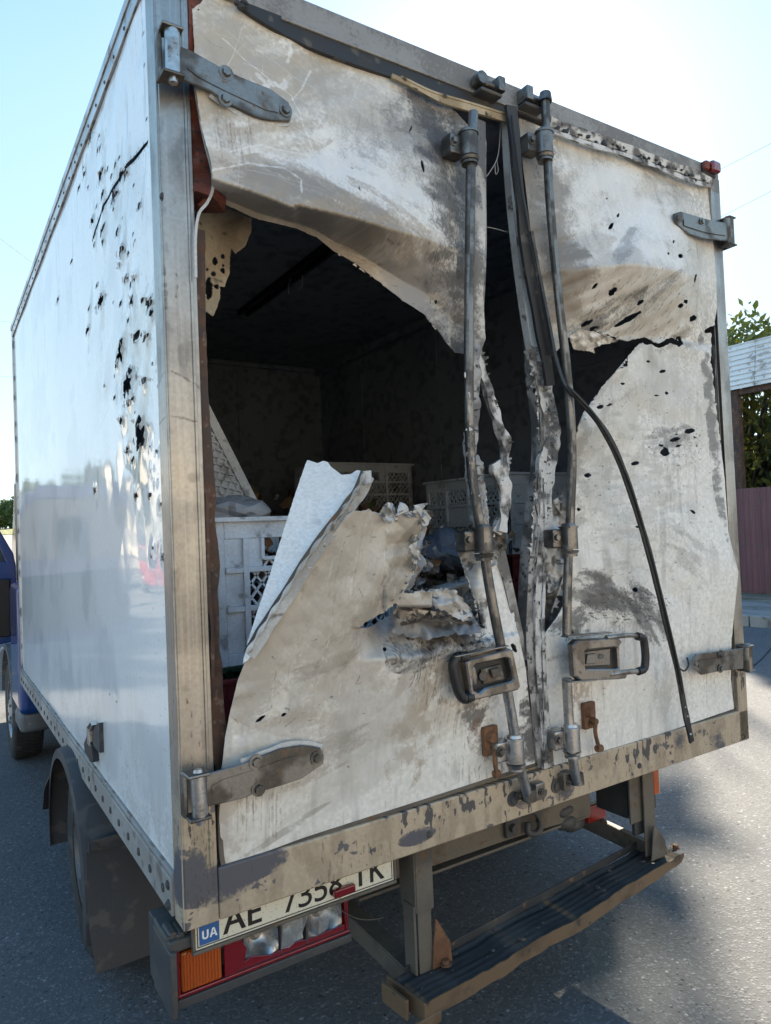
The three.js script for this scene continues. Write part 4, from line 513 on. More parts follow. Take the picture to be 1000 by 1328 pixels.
const rightHoles = nick([[794, 378, 7, 3.5, -0.8], [771, 371, 7, 2, -0.8], [830, 392, 6, 2.6, -0.7], [829, 405, 3, 2], [811, 415, 18, 3.4, -0.5], [760, 419, 9, 3, -0.5], [770, 425, 7, 2, -0.2], [830, 393, 5, 2, -0.6], [898, 413, 6, 4, -0.7], [921, 428, 9, 4, -0.5], [882, 396, 3.5, 3, -0.6], [889, 391, 3, 3], [882, 332, 3, 3], [873, 314, 1.5, 3], [801, 280, 2, 3, 0.4], [792, 294, 2.5, 6, 0.5], [786, 258, 1.5, 1.5], [866, 329, 2, 2], [893, 325, 4, 1, -0.5], [901, 361, 1.5, 7, 0.2],
  [861, 586, 7, 5, -0.2], [875, 570, 9, 2.6, -0.2], [895, 559, 8, 3.4, -0.15], [856, 578, 4, 1.6, 0], [880, 578, 6, 1.6, -0.2], [903, 578, 6, 1.2, -0.1], [823, 601, 6, 2.6, -0.3], [858, 482, 5, 2, -0.2], [840, 469, 3, 1.6], [851, 513, 4, 1.2], [864, 510, 3, 2], [777, 528, 5, 2.6, -0.3], [790, 525, 5, 1.6, -0.4], [807, 498, 3, 2], [762, 616, 5, 3], [829, 683, 6, 2], [750, 661, 2.5, 2.5], [823, 765, 4, 3], [763, 631, 4, 1], [880, 604, 5, 1], [898, 664, 5, 2, 0.6], [900, 567, 4, 1.2], [876, 563, 4, 1], [742, 820, 2, 2]]);
part('skin', sheet({ xs: steps(668, 960, 2.2), ys: steps(148, 1008, 2.2), sd: (x, y) => Math.max(sdPoly(rightPoly, x, y) + (y > 420 && y < 580 ? 5.5 : 0.8) * (0.5 * facet(x * 0.14, y * 0.14, 9) + 0.5 * facet(x * 0.36, y * 0.36, 3) - 0.5), -rightHoles(x, y)), pos: (x, y) => Z(x, y, rightZ(x, y)), thick: 0.0025, uv: doorUV }), mDoor, rightDoor);
rag([[738, 436], [752, 427], [770, 430], [803, 441], [798, 444], [780, 447], [770, 452], [772, 458], [764, 456], [744, 453]], (x, y) => 0.01 - 0.0022 * (y - 430) + 0.01 * facet(x / 12, y / 12, 3), mDoor, rightDoor, 'torn_metal', 1.4, 1.5);
rag([[745, 610], [741, 700], [739, 760], [724, 800], [706, 826], [704, 760], [708, 690], [716, 650], [730, 640], [738, 600]], (x, y) => -0.035 - 0.0004 * (740 - x) * 3 + 0.05 * (facet(x / 22, y / 30, 51) - 0.5), mCrumple, rightDoor, 'torn_metal', 2, 2.5);
rag([[716, 652], [722, 645], [736, 660], [737, 720], [726, 760], [712, 770], [706, 740], [714, 700]], (x, y) => -0.01 + 0.045 * (facet(x / 16, y / 20, 53) - 0.5), mCharred, rightDoor, 'torn_metal', 1.8, 4);
part('edge_profile', sweep(zz([[658, 152], [663, 240], [671, 320], [680, 390], [688, 440], [694, 472]], -0.008), flat(0.028, 0.026), { n: 30 }), mStripPale, rightDoor);
part('charred_edge_profile', sweep(zz([[690, 452], [698, 480], [706, 510], [713, 545], [715, 575], [708, 604], [704, 640], [704, 680], [702, 730]], -0.002), ragW(0.062, 21, 0.5), { n: 150, crease: 0.45 }), mCharred, rightDoor);
part('charred_edge_profile', [sweep(zz([[690, 448], [694, 500], [700, 550], [700, 600], [694, 650], [688, 700], [684, 760], [682, 830], [688, 910], [697, 992]], -0.02), flat(0.034, 0.04), { n: 60 })], mSooty, rightDoor);
part('edge_profile', [sweep(zz([[704, 610], [703, 680], [699, 740], [697, 800], [699, 870], [704, 940], [709, 994]], -0.002), (t, p) => flat(0.036 + 0.006 * vnoise(p.y * 20, 3), 0.022)(), { n: 60 }), sweep(zz([[706, 620], [708, 700], [704, 800], [706, 900], [708, 985]], 0.012), (t, p) => round(0.004 + 0.003 * vnoise(p.y * 60, 4), 7)(), { n: 60 })], mCharred, rightDoor);
part('door_edging', sweep(zz([[921, 240], [926, 300], [930, 360], [930, 440], [932, 520], [938, 600], [946, 690], [952, 760], [953, 840], [952, 920]], -0.022), flat(0.05, 0.012), { n: 50 }), mSooty, rightDoor);
part('door_edging', sweep(zz([[951, 921], [850, 955], [705, 1004]], -0.014), flat(0.01, 0.014), { n: 10, side: V(0, 1, 0) }), mTanMetal, rightDoor);
{ const r = rng(61), g = []; for (let k = 0; k < 34; k++) { const y = 460 + 330 * r(), x = yAt([[440, 690], [545, 713], [575, 715], [604, 708], [680, 704], [800, 697]], y) + (r() - 0.5) * 20, p = Z(x, y, 0.016), q = new THREE.IcosahedronGeometry(0.0015 + 0.003 * r() * r(), 0); q.scale(0.7 + r(), 0.7 + 2 * r(), 0.5).rotateZ(r() * 3).translate(p.x, p.y, p.z); g.push(metricUV(q)); } part('soot_flakes', g, mRubber, rightDoor).userData.kind = 'stuff'; }
const tearLow = [[748, 556], [757, 535], [770, 517], [785, 497], [800, 480], [815, 462], [828, 447]]; slivers(tearLow, (x, y) => rightZ(x, y + 3), 34, 311, mDoorPlain, rightDoor, -1, 0.014); slivers([[738, 436], [770, 432], [803, 441], [835, 438], [870, 437], [884, 444]], (x, y) => rightZ(x, y - 4), 26, 312, mDoorPlain, rightDoor, 1, 0.012);
slivers([[690, 452], [706, 510], [714, 560], [708, 604], [704, 680], [702, 760]], (x, y) => 0.006, 60, 313, mSooty, rightDoor, 1, 0.022); slivers([[690, 470], [698, 520], [700, 580], [694, 650], [690, 720]], (x, y) => 0.008, 50, 314, mCharred, rightDoor, -1, 0.02); slivers([[716, 650], [737, 680], [733, 740], [716, 790]], (x, y) => -0.005, 26, 315, mCrumple, rightDoor, 1, 0.025);
slivers([[613, 450], [611, 520], [610, 580], [616, 640], [624, 695]], (x, y) => 0.032, 46, 316, mSooty, leftDoor, 1, 0.018); slivers([[613, 450], [611, 520], [610, 580], [616, 640], [624, 695]], (x, y) => 0.03, 36, 317, mCharred, leftDoor, -1, 0.018); slivers([[618, 450], [632, 505], [648, 556], [655, 576], [653, 640], [646, 690]], (x, y) => -0.008, 60, 318, mCharred, leftDoor, 1, 0.02);
// seals torn off the right leaf
const sealF = (w) => (t, p) => flat(w * (0.85 + 0.3 * vnoise(p.y * 14, 2)), 0.010)();
part('torn_seal', [sweep(zz([[662, 138], [666, 170], [671, 230], [679, 300], [688, 360], [699, 420], [709, 470], [713, 500]], 0.03), sealF(0.036), { n: 60 }), sweep(zz([[664, 150], [676, 240], [690, 320], [705, 400], [716, 460]], 0.045), round(0.005, 8), { n: 40 })], mRubber, truck, 'black rubber seal hanging between the doors');
part('dangling_seal', [sweep([Z(689, 300, 0.05), Z(700, 360, 0.05), Z(712, 420, 0.055), Z(722, 470, 0.06), Z(734, 502, 0.075), Z(752, 520, 0.09), Z(775, 546, 0.10), Z(794, 577, 0.105), Z(810, 615, 0.105), Z(828, 670, 0.10), Z(843, 722, 0.095), Z(856, 775, 0.09), Z(868, 825, 0.085), Z(879, 870, 0.08), Z(888, 920, 0.07), Z(897, 962, 0.06)], (t, p) => flat(lerp(0.011, 0.021, sst(0.25, 0.45, t)) * (0.9 + 0.25 * vnoise(p.y * 22, 4)), 0.007)(), { n: 140 }), sweep([Z(736, 500, 0.085), Z(775, 543, 0.108), Z(811, 612, 0.112), Z(845, 722, 0.10), Z(880, 866, 0.088), Z(886, 900, 0.08)], round(0.004, 7), { n: 80 }), sweep(zz([[880, 866], [888, 870], [893, 862], [891, 853]], 0.085), round(0.003, 6), { n: 14 })], mRubber, truck, 'long black seal strip dangling across the right door');
for (const [x, y] of [[889, 917], [892, 929], [896, 952]]) part('screw_hole', cyl(Z(x, y, 0.070), Z(x, y, 0.0755), 0.0035, 0.0035, 8), mStripPale, truck.children.at(-1).name === 'dangling_seal' ? truck.children.at(-1) : truck.children.find((c) => c.name === 'dangling_seal'));
P('hanging_wire', [sweep(zz([[649, 160], [648, 185], [645, 205], [636, 222], [628, 232], [622, 238]], -0.03), round(0.0015, 6), { n: 40 }), sweep(zz([[644, 206], [646, 222], [643, 226], [642, 214]], -0.03), round(0.0012, 6), { n: 20 }), sweep(zz([[628, 294], [640, 296], [658, 301]], -0.03), round(0.0012, 6), { n: 20 })], mStripPale);

// ------------------------------------------------------------------ hinges, lock rods, handles
function hinge(strap, pinA, pinB, bolts, z, ridge, rim) {
  const h = part('hinge', [plate(zz(strap, z), 0.007, 0.002), sweep(zz(ridge, z + 0.007), (t) => { const w = 0.016 * (0.6 + 0.4 * sst(0, 0.1, t)) * (1 - 0.5 * sst(0.8, 1, t)), d = 0.007 * sst(1, 0.9, t); return [[-w, -0.002], [w, -0.002], [w * 0.6, d], [-w * 0.6, d]]; }, { side: V(0, 1, 0), n: 24 })], mHinge, truck);
  const a = Z(...pinA, z + 0.008), b = Z(...pinB, z + 0.008); b.x = a.x + (b.x - a.x) * 0.4;
  part('hinge_pin', [cyl(a, b, 0.0165, 0.0165, 20), cyl(a.clone().add(V(0, 0.004, 0)), a.clone().add(V(0, 0.012, 0)), 0.011, 0.008, 14), cyl(b.clone().add(V(0, -0.016, 0)), b, 0.010, 0.011, 6)], mChrome, h);
  const br = (p) => box(p.x - 0.026, p.x + 0.021, p.y - 0.004, p.y + 0.004, z - 0.022, z + 0.026, 0.0035);
  part('hinge_bracket', [br(a.clone().add(V(0, 0.002, 0))), br(b.clone().add(V(0, -0.002, 0))), box(a.x - 0.028, a.x - 0.018, b.y - 0.004, a.y + 0.004, z - 0.03, z - 0.005, 0.003)], mHinge, h);
  for (const q of bolts) part('bolt', bolt(Z(...q, z + 0.007), V(0, 0, 1), 0.011, 0.007), mHinge, h);
  if (rim) part('chipped_rim', sweep(zz(rim, z - 0.004), (t, p) => flat(0.007 + 0.005 * vnoise(p.x * 70, 3), 0.004)(), { side: V(0, 1, 0), n: 30 }), mStripPale, h);
  return h;
}
hinge([[228, 60], [246, 67], [273, 82], [287, 90], [312, 102], [350, 117], [373, 134], [378, 148], [375, 159], [350, 158], [329, 153], [292, 134], [271, 119], [234, 105], [228, 103]], [223, 40], [224, 98], [[293, 95], [292, 129], [370, 143]], 0.045, [[244, 84], [290, 108], [330, 127], [362, 143]], [[272, 123], [296, 140], [330, 157], [352, 162], [374, 161]]);
hinge([[266, 1003], [312, 990], [336, 980], [363, 970], [390, 966], [414, 969], [419, 980], [418, 990], [390, 1009], [363, 1018], [336, 1026], [312, 1035], [278, 1043], [266, 1045]], [257, 1005], [261, 1058], [[332, 988], [335, 1023], [411, 983]], 0.05, [[275, 1025], [330, 1008], [370, 993], [402, 985]], [[312, 987], [345, 975], [372, 965], [400, 963], [418, 968]]);
function rightHinge(strap, z, pin, ridge, bolts, cap) {
  const h = part('hinge', [plate(zz(strap, z), 0.007, 0.002), sweep(zz(ridge, z + 0.007), flat(0.022, 0.008), { side: V(0, 1, 0), n: 10 })], mHinge, truck);
  const a = Z(...pin[0], z), b = Z(...pin[1], z); b.x = a.x; b.z = a.z;
  part('hinge_pin', [cyl(a, b, 0.019, 0.019, 20), cyl(a, a.clone().add(V(0, 0.008, 0)), cap ? 0.021 : 0.012, 0.012, 16), cyl(b.clone().add(V(0, -0.008, 0)), b, 0.010, 0.012, 12)], mHinge, h);
  part('hinge_bracket', [box(a.x - 0.004, a.x + 0.024, b.y - 0.004, a.y + 0.004, z - 0.05, z - 0.008, 0.004), box(a.x - 0.02, a.x + 0.022, a.y - 0.002, a.y + 0.004, z - 0.03, z + 0.02, 0.003), box(a.x - 0.02, a.x + 0.022, b.y - 0.004, b.y + 0.002, z - 0.03, z + 0.02, 0.003)], mHinge, h);
  for (const q of bolts) part('bolt', bolt(Z(...q, z + 0.008), V(0, 0, 1), 0.010, 0.006), mHinge, h);
}
rightHinge([[872, 278], [881, 275], [898, 280], [922, 287], [945, 290], [945, 314], [922, 312], [905, 309], [891, 304], [874, 290]], 0.03, [[944, 284], [945, 318]], [[886, 289], [915, 298], [940, 302]], [[878, 283], [910, 288]]);
rightHinge([[896, 856], [901, 848], [932, 844], [962, 840], [962, 867], [932, 870], [908, 875], [898, 867]], 0.035, [[968, 838], [969, 869]], [[905, 861], [930, 857], [955, 853]], [[901, 860], [934, 848], [934, 867]], true);

function lockRod(pts, r, guides, mat) {
  const rod = part('lock_rod', sweep(pts.map(([a, b, z]) => Z(a, b, z)), round(r), { n: pts.length * 12 }), mat, truck);
  for (const [x, y, z, wide] of guides) {
    const p = Z(x, y, z), u = V(0, 1, 0), q = (k) => p.clone().addScaledVector(u, k);
    part('rod_guide', [cyl(q(-0.032), q(0.030), 0.0255, 0.0255, 20), cyl(q(0.030), q(0.036), 0.0285, 0.0285, 20), cyl(q(0.036), q(0.044), 0.022, 0.019, 18), cyl(q(-0.044), q(-0.036), 0.024, 0.0275, 18), cyl(q(-0.053), q(-0.046), 0.0225, 0.0225, 18), box(p.x - 0.058, p.x - 0.006, p.y - 0.028, p.y + 0.028, z - 0.05, z - 0.006, 0.006)], wide ? mChrome : mRod, rod);
    part('bolt', bolt(V(p.x - 0.048, p.y + 0.004, z - 0.006), V(0, 0, 1), 0.010, 0.008), mRod, rod);
  }
  return rod;
}
const rodL = lockRod([[614, 146, 0.05], [611, 200, 0.055], [610, 260, 0.055], [609, 340, 0.055], [608, 430, 0.055], [608, 500, 0.055], [609, 560, 0.05], [612, 610, 0.05], [619, 660, 0.055], [626, 700, 0.06], [633, 750, 0.062], [642, 800, 0.065], [651, 846, 0.065]], 0.0138, [[608, 189, 0.055], [627, 701, 0.06]], mRod);
const rodL2 = lockRod([[655, 880, 0.06], [662, 920, 0.055], [669, 962, 0.05], [676, 1000, 0.045], [686, 1038, 0.035]], 0.0145, [[668, 973, 0.05, 1]], mChrome);
const rodR = lockRod([[707, 128, 0.05], [709, 180, 0.05], [713, 260, 0.055], [718, 320, 0.055], [726, 400, 0.06], [734, 470, 0.06], [740, 540, 0.06], [742, 600, 0.06], [740, 660, 0.058], [738, 700, 0.055], [736, 760, 0.055], [735, 826, 0.055]], 0.0132, [[706, 187, 0.05], [738, 698, 0.055]], mRod);
const rodR2 = lockRod([[735, 880, 0.055], [737, 920, 0.05], [740, 958, 0.05], [745, 1000, 0.045], [748, 1014, 0.04]], 0.0145, [[741, 958, 0.05, 1]], mChrome);
part('rod_end_cap', [cyl(Z(707, 132, 0.05), Z(707, 121, 0.05), 0.021, 0.017, 10)], mRod, rodR);
{ const r = rng(14), g = [], rodAt = (t) => [yAt([[470, 608], [560, 609], [610, 612], [660, 619], [700, 626]], t), t]; for (let k = 0; k < 26; k++) { const [x, y] = rodAt(465 + 230 * r()), p = Z(x + (r() - 0.5) * 10, y, 0.066), q = new THREE.IcosahedronGeometry(0.0015 + 0.0025 * r(), 0); q.scale(1, 1 + 2 * r(), 0.6).translate(p.x, p.y, p.z); g.push(metricUV(q)); } part('soot_flakes', g, mCharred, rodL).userData.kind = 'stuff'; }
function keeper(x, y, z, dx, bottom) { // cam and keeper on the frame
  const p = Z(x, y, z), s = Math.sign(dx);
  const k = part('lock_keeper', [box(p.x - 0.03, p.x + 0.03, p.y - 0.02, p.y + 0.012, z - 0.035, z - 0.022, 0.003), box(p.x + s * 0.030 - 0.013, p.x + s * 0.030 + 0.013, p.y - 0.02, p.y + 0.022, z - 0.035, z + 0.016, 0.004)], bottom ? mLatch : mRod, truck);
  part('cam', [cyl(V(p.x - 0.045, p.y, z - 0.01), V(p.x + 0.03, p.y, z - 0.01), 0.010, 0.010, 12), cyl(V(p.x - s * 0.04, p.y, z - 0.02), V(p.x - s * 0.04, p.y, z + 0.012), 0.019, 0.019, 8)], mRod, k);
  part('keeper_lip', box(p.x - 0.045, p.x + 0.035, p.y - 0.035, p.y - 0.024, z - 0.033, z + 0.008, 0.004), mSteelDark, k);
}
keeper(637, 108, 0.03, 1); keeper(693, 127, 0.03, -1);
{ const lk = (x, y, bx, by) => { const p = Z(x, y, 0.035), b = Z(bx, by, 0.025); const k = part('lock_keeper', [box(b.x - 0.018, b.x + 0.018, b.y - 0.024, b.y + 0.024, 0.001, 0.03, 0.004)], mLatch, truck); part('cam', [cyl(p.clone().add(V(0, -0.012, 0)), p.clone().add(V(0, 0.02, 0)), 0.022, 0.020, 10), cyl(V(p.x - 0.03, p.y, 0.02), V(b.x, p.y, 0.02), 0.010, 0.010, 10)], mRod, k); part('bolt', bolt(V(b.x, b.y, 0.03), V(0, 0, 1), 0.007, 0.004), mRod, k); };
  lk(686, 1032, 700, 1026); lk(748, 1011, 736, 1014);
  for (const [x, y] of [[665, 1036], [721, 1019]]) P('bolt', bolt(Z(x, y, 0.002), V(0, 0, 1), 0.014, 0.006), mSteelDark, rearSill); }
// handles
function rr(px, i) { return px.map((p, k) => { const a = px[(k + px.length - 1) % px.length], b = px[(k + 1) % px.length]; return [[lerp(p[0], a[0], i), lerp(p[1], a[1], i)], [lerp(p[0], b[0], i), lerp(p[1], b[1], i)]]; }).flat(); }
{
  const h = part('lock_handle', [plate(zz(rr([[586, 851], [657, 839], [668, 892], [596, 909]], 0.1), 0.062), 0.006, 0.001), plate(zz(rr([[596, 855], [657, 839], [668, 892], [604, 907]], 0.06), 0.066), 0.026, 0.004, [zz(rr([[606, 861], [652, 851], [658, 881], [622, 890], [614, 897], [606, 893]], 0.08), 0.066).reverse()])], mLatch, truck, 'closed lock handle with a black grip');
  part('grip', sweep(zz([[606, 852], [592, 853], [588, 862], [591, 882], [596, 899], [602, 906], [612, 903]], 0.082), round(0.0135, 12), { n: 50 }), mBlackPlastic, h);
  part('inner_plate', plate(zz([[604, 858], [655, 848], [661, 886], [610, 899]], 0.066), 0.005, 0.001), mBlackPlastic, h);
  { const c = Z(613, 876, 0.075), q = new THREE.SphereGeometry(1, 18, 12); q.scale(0.013, 0.030, 0.012).rotateZ(0.1).translate(c.x, c.y, c.z); part('oval_knob', metricUV(q), mLatch, h); }
  part('latch', [plate(zz([[622, 868], [648, 861], [653, 880], [626, 887]], 0.072), 0.005, 0.001), plate(zz([[634, 868], [645, 865], [648, 876], [637, 879]], 0.077), 0.008, 0.002), cyl(Z(627, 877, 0.077), Z(627, 877, 0.085), 0.012, 0.011, 12)], mHinge, h);
  part('sheet_lip', bar(Z(586, 851, 0.08), Z(655, 837, 0.08), 0.004, 0.03), mLatch, h);
}
{
  const z = 0.058, h = part('lock_handle', [plate(zz(rr([[734, 829], [792, 826], [799, 831], [794, 839], [796, 869], [806, 874], [803, 879], [738, 882]], 0.12), z), 0.026, 0.004, [zz(rr([[750, 842], [792, 838], [794, 866], [751, 866]], 0.06), z).reverse()])], mLatch, truck, 'opened lock handle with its black bail swung out');
  part('bail_arm', sweep(zz([[786, 827], [822, 824], [830, 827]], z + 0.02), round(0.0075, 10), { n: 16 }), mLatch, h); part('bail_arm', sweep(zz([[790, 875], [808, 872], [830, 870]], z + 0.02), round(0.0085, 10), { n: 16 }), mLatch, h);
  part('grip', sweep(zz([[826, 825], [834, 828], [836, 838], [837, 856], [835, 867], [827, 871]], z + 0.02), round(0.0125, 12), { n: 40 }), mBlackPlastic, h);
  part('inner_plate', plate(zz([[749, 841], [793, 837], [795, 868], [750, 868]], z + 0.001), 0.004, 0.001), mSteelDark, h);
  part('latch', [plate(zz([[752, 846], [790, 841], [790, 862], [752, 864]], z + 0.006), 0.004, 0.001), plate(zz([[760, 848], [770, 847], [770, 860], [758, 861]], z + 0.01), 0.009, 0.002), cyl(Z(780, 851, z + 0.01), Z(780, 851, z + 0.017), 0.008, 0.007, 12), plate(zz([[752, 850], [757, 850], [757, 858], [752, 858]], z + 0.01), 0.006, 0.001)], mHinge, h);
  part('sheet_lip', [bar(Z(732, 826, 0.075), Z(790, 820, 0.07), 0.004, 0.03), bar(Z(734, 884, 0.075), Z(770, 881, 0.07), 0.004, 0.03)], mLatch, h);
}
// rusty eyelets with pins
for (const [x, y, x2, y2] of [[637, 961, 644, 1003], [765, 928, 777, 970]]) {
  const p = Z(x, y, 0.014), e = part('rusty_eyelet', [box(p.x - 0.024, p.x + 0.026, p.y - 0.040, p.y + 0.040, 0.0, 0.016, 0.004), cyl(V(p.x - 0.004, p.y + 0.012, 0.016), V(p.x - 0.004, p.y + 0.012, 0.03), 0.017, 0.013, 10), cyl(V(p.x + 0.006, p.y - 0.016, 0.016), V(p.x + 0.006, p.y - 0.016, 0.034), 0.012, 0.010, 8)], mRust, truck);
  part('pin', [sweep([V(p.x + 0.004, p.y - 0.01, 0.034), Z((x + x2) / 2 + 1, (y + y2) / 2, 0.035), Z(x2, y2, 0.03)], round(0.006, 8), { n: 14 }), cyl(Z(x2 - 3, y2 + 1, 0.03), Z(x2 + 3, y2, 0.03), 0.011, 0.011, 8)], mRust, e);
}
// marker lamp on the upper corner
{ const p = Z(918, 217, 0.01), m = part('marker_lamp', [box(p.x - 0.03, p.x + 0.05, p.y - 0.032, p.y + 0.018, -0.01, 0.012, 0.008)], mRubber, truck); part('red_lens', box(p.x - 0.002, p.x + 0.052, p.y - 0.020, p.y + 0.022, 0.004, 0.034, 0.010), mRedLens, m); part('broken_shell', [box(p.x - 0.034, p.x - 0.006, p.y - 0.018, p.y + 0.016, 0.006, 0.026, 0.008)], mFoam, m); }
// black side catch with a bent hook
{ const side3 = (l, x, d) => { const q = new THREE.Shape(l.map(([a, b]) => { const p = X(a, b, 0); return new THREE.Vector2(p.z, p.y); })); return metricUV(new THREE.ExtrudeGeometry(q, { depth: d, bevelEnabled: true, bevelSize: 0.001, bevelThickness: 0.001, bevelSegments: 1 }).rotateY(-Math.PI / 2).translate(x, 0, 0)); };
  const s = part('side_catch', side3([[127, 941], [134, 937], [135, 975], [129, 969], [126, 965]], 0.002, 0.014), mMud, truck);
  part('hook', side3([[121, 953], [124, 960], [127, 966], [129, 985], [127, 987], [118, 973], [117, 963]], 0.001, 0.02), mBlackPlastic, s); part('clip', [side3([[121, 944], [126, 935], [129, 939], [124, 947], [125, 966], [122, 963]], -0.008, 0.012)], mChrome, s); part('hook_tip', side3([[122, 942], [126, 936], [127, 940], [124, 944]], -0.018, 0.004), mBlackPlastic, s); }

// ------------------------------------------------------------------ under the box: lamps, plate, chassis, step
{
  const c = document.createElement('canvas'); c.width = 1040; c.height = 224; const x = c.getContext('2d');
  x.fillStyle = '#d6d4c4'; x.fillRect(0, 0, 1040, 224); x.strokeStyle = '#3a3a38'; x.lineWidth = 5; x.strokeRect(9, 9, 1022, 206);
  x.fillStyle = '#2f5f9e'; x.fillRect(16, 120, 92, 90); x.fillStyle = '#3f7fc8'; x.fillRect(16, 16, 92, 52); x.fillStyle = '#e0c23a'; x.fillRect(16, 68, 92, 50);
  x.fillStyle = '#e8ecf0'; x.font = 'bold 54px sans-serif'; x.textAlign = 'center'; x.fillText('UA', 62, 188);
  x.fillStyle = '#141414'; x.font = '150px sans-serif'; x.textAlign = 'left'; x.lineWidth = 5; x.strokeStyle = '#141414';
  const w = (t, px, s) => { x.save(); x.translate(px, 196); x.scale(s, 1); x.fillText(t, 0, 0); x.strokeText(t, 0, 0); x.restore(); };
  w('AE', 128, 1.12); w('7358', 412, 1.0); w('TK', 800, 1.1);
  const r = rng(4); for (let k = 0; k < 900; k++) { x.fillStyle = r() < 0.6 ? 'rgba(90,78,60,0.25)' : 'rgba(40,36,32,0.3)'; x.fillRect(r() * 1040, r() * 224, 1 + r() * 5, 1 + r() * 5); }
  const t = new THREE.CanvasTexture(c); t.colorSpace = THREE.SRGBColorSpace;
  const a = V(0.036, 0.612, -0.058), g = new THREE.BoxGeometry(0.52, 0.112, 0.003), uv = g.attributes.uv; g.rotateZ(0.0).translate(a.x + 0.26, a.y + 0.056, a.z);
  const pl = part('number_plate', g, std({ map: t, roughness: 0.5 }), truck);
  part('plate_frame', [box(0.028, 0.564, 0.602, 0.611, -0.066, -0.052, 0.003), box(0.028, 0.0355, 0.611, 0.69, -0.066, -0.052, 0.003), box(0.5565, 0.564, 0.611, 0.69, -0.066, -0.052, 0.003)], mTanMetal, pl);
  const lampP = Z(447, 1156, -0.045); part('red_clip', box(lampP.x - 0.030, lampP.x + 0.030, lampP.y - 0.009, lampP.y + 0.011, -0.055, -0.04, 0.004), mRedLens, pl);
  part('clip_wire', sweep([lampP.clone().add(V(-0.01, -0.005, 0)), Z(440, 1176, -0.05), Z(455, 1188, -0.06), Z(475, 1193, -0.09), Z(498, 1190, -0.12)], round(0.0011, 6), { n: 30 }), mTanMetal, pl);
}
const mReflectDull = worn([0.35, 0.34, 0.33], [0.2, 0.19, 0.18], [0.08, 0.07, 0.06], 14, 0.25, 0.5, 0.8, 251, 0.001);
function tailLamp(x0, x1, z, mirror) {
  const w = x1 - x0, X1 = (t) => mirror ? x1 - w * t : x0 + w * t, bx = (a, b, y0, y1, z0, z1, r) => box(Math.min(X1(a), X1(b)), Math.max(X1(a), X1(b)), y0, y1, z0, z1, r);
  const l = part('tail_lamp', [bx(0, 0.26, 0.505, 0.615, z - 0.075, z - 0.045, 0.006), bx(0, 1, 0.505, 0.514, z - 0.06, z + 0.004, 0.003), bx(0, 0.02, 0.505, 0.615, z - 0.06, z + 0.002, 0.003), bx(0.98, 1, 0.505, 0.615, z - 0.06, z, 0.003)], mRedLens, truck);
  part('lamp_body', bx(0.26, 1, 0.505, 0.615, z - 0.075, z - 0.05, 0.006), mReflectDull, l);
  const ribs = [bx(0.02, 0.235, 0.515, 0.603, z - 0.02, z + 0.004, 0.006)]; for (let k = 0; k < 12; k++) ribs.push(bx(0.035 + k * 0.016, 0.044 + k * 0.016, 0.519, 0.599, z + 0.002, z + 0.0065, 0.001));
  part('orange_lens', ribs, mOrange, l);
  const shard = (pts, m, nm, dz = 0) => part(nm, plate(pts.map(([a, b]) => V(X1(a), b, z - 0.004 + dz)), 0.005, 0.001), m, l);
  shard([[0.25, 0.512], [0.30, 0.512], [0.36, 0.530], [0.375, 0.560], [0.35, 0.578], [0.345, 0.604], [0.26, 0.604], [0.25, 0.57]], mRedLens, 'red_lens');
  shard([[0.29, 0.512], [0.98, 0.512], [0.98, 0.526], [0.80, 0.522], [0.66, 0.528], [0.52, 0.520], [0.40, 0.534], [0.34, 0.522]], mRedLens, 'red_lens', -0.006);
  const clearGlass = phys({ color: rgb(0.92, 0.93, 0.93), roughness: 0.06, transmission: 0.9, thickness: 0.0 });
  shard([[0.57, 0.530], [0.62, 0.526], [0.69, 0.542], [0.74, 0.585], [0.70, 0.604], [0.60, 0.604], [0.58, 0.57]], clearGlass, 'clear_lens', 0.004); shard([[0.80, 0.528], [0.86, 0.535], [0.90, 0.604], [0.82, 0.604]], clearGlass, 'clear_lens', 0.002);
  for (const [a, b] of [[0.37, 0.57], [0.59, 0.72], [0.75, 0.97]]) { // bowls of the reflectors, trough shaped
    const xa = X1(a), xb = X1(b), n = 16, m = 10, pos = [], ix = []; for (let j = 0; j <= m; j++) for (let i = 0; i <= n; i++) { const u = i / n * 2 - 1, v = j / m * 2 - 1; pos.push(lerp(xa, xb, i / n), 0.560 + 0.048 * v, z - 0.055 + 0.042 * Math.min(1, Math.pow(Math.abs(u), 2.2) + Math.pow(Math.abs(v), 2.2))); }
    for (let j = 0; j < m; j++) for (let i = 0; i < n; i++) { const q = j * (n + 1) + i; ix.push(q, q + 1, q + n + 1, q + 1, q + n + 2, q + n + 1); } const g = new THREE.BufferGeometry(); g.setAttribute('position', new THREE.Float32BufferAttribute(pos, 3)); g.setIndex(ix); g.computeVertexNormals(); part('reflector', metricUV(g), mChrome, l);
    const q = new THREE.SphereGeometry(0.009, 12, 8); q.scale(1, 1.3, 1).translate((xa + xb) / 2, 0.566, z - 0.04); part('bulb', metricUV(q), phys({ color: rgb(0.7, 0.7, 0.68), roughness: 0.1, transmission: 0.6, thickness: 0.0 }), l);
  }
  for (const [a, b] of [[0.575, 0.585], [0.73, 0.745]]) part('divider', bx(a, b, 0.514, 0.606, z - 0.05, z - 0.004, 0.002), mSteelDark, l);
  return l;
}
tailLamp(0.0, 0.435, -0.085, false); tailLamp(1.46, 1.90, -0.38, true);
P('lamp_housing', [box(-0.022, -0.006, 0.482, 0.625, -0.20, -0.052, 0.004), box(-0.02, 0.44, 0.616, 0.642, -0.20, -0.065, 0.005), box(-0.01, 0.44, 0.482, 0.503, -0.2, -0.08, 0.003), box(-0.02, 0.44, 0.49, 0.64, -0.24, -0.2, 0.003)], mSteelDark);
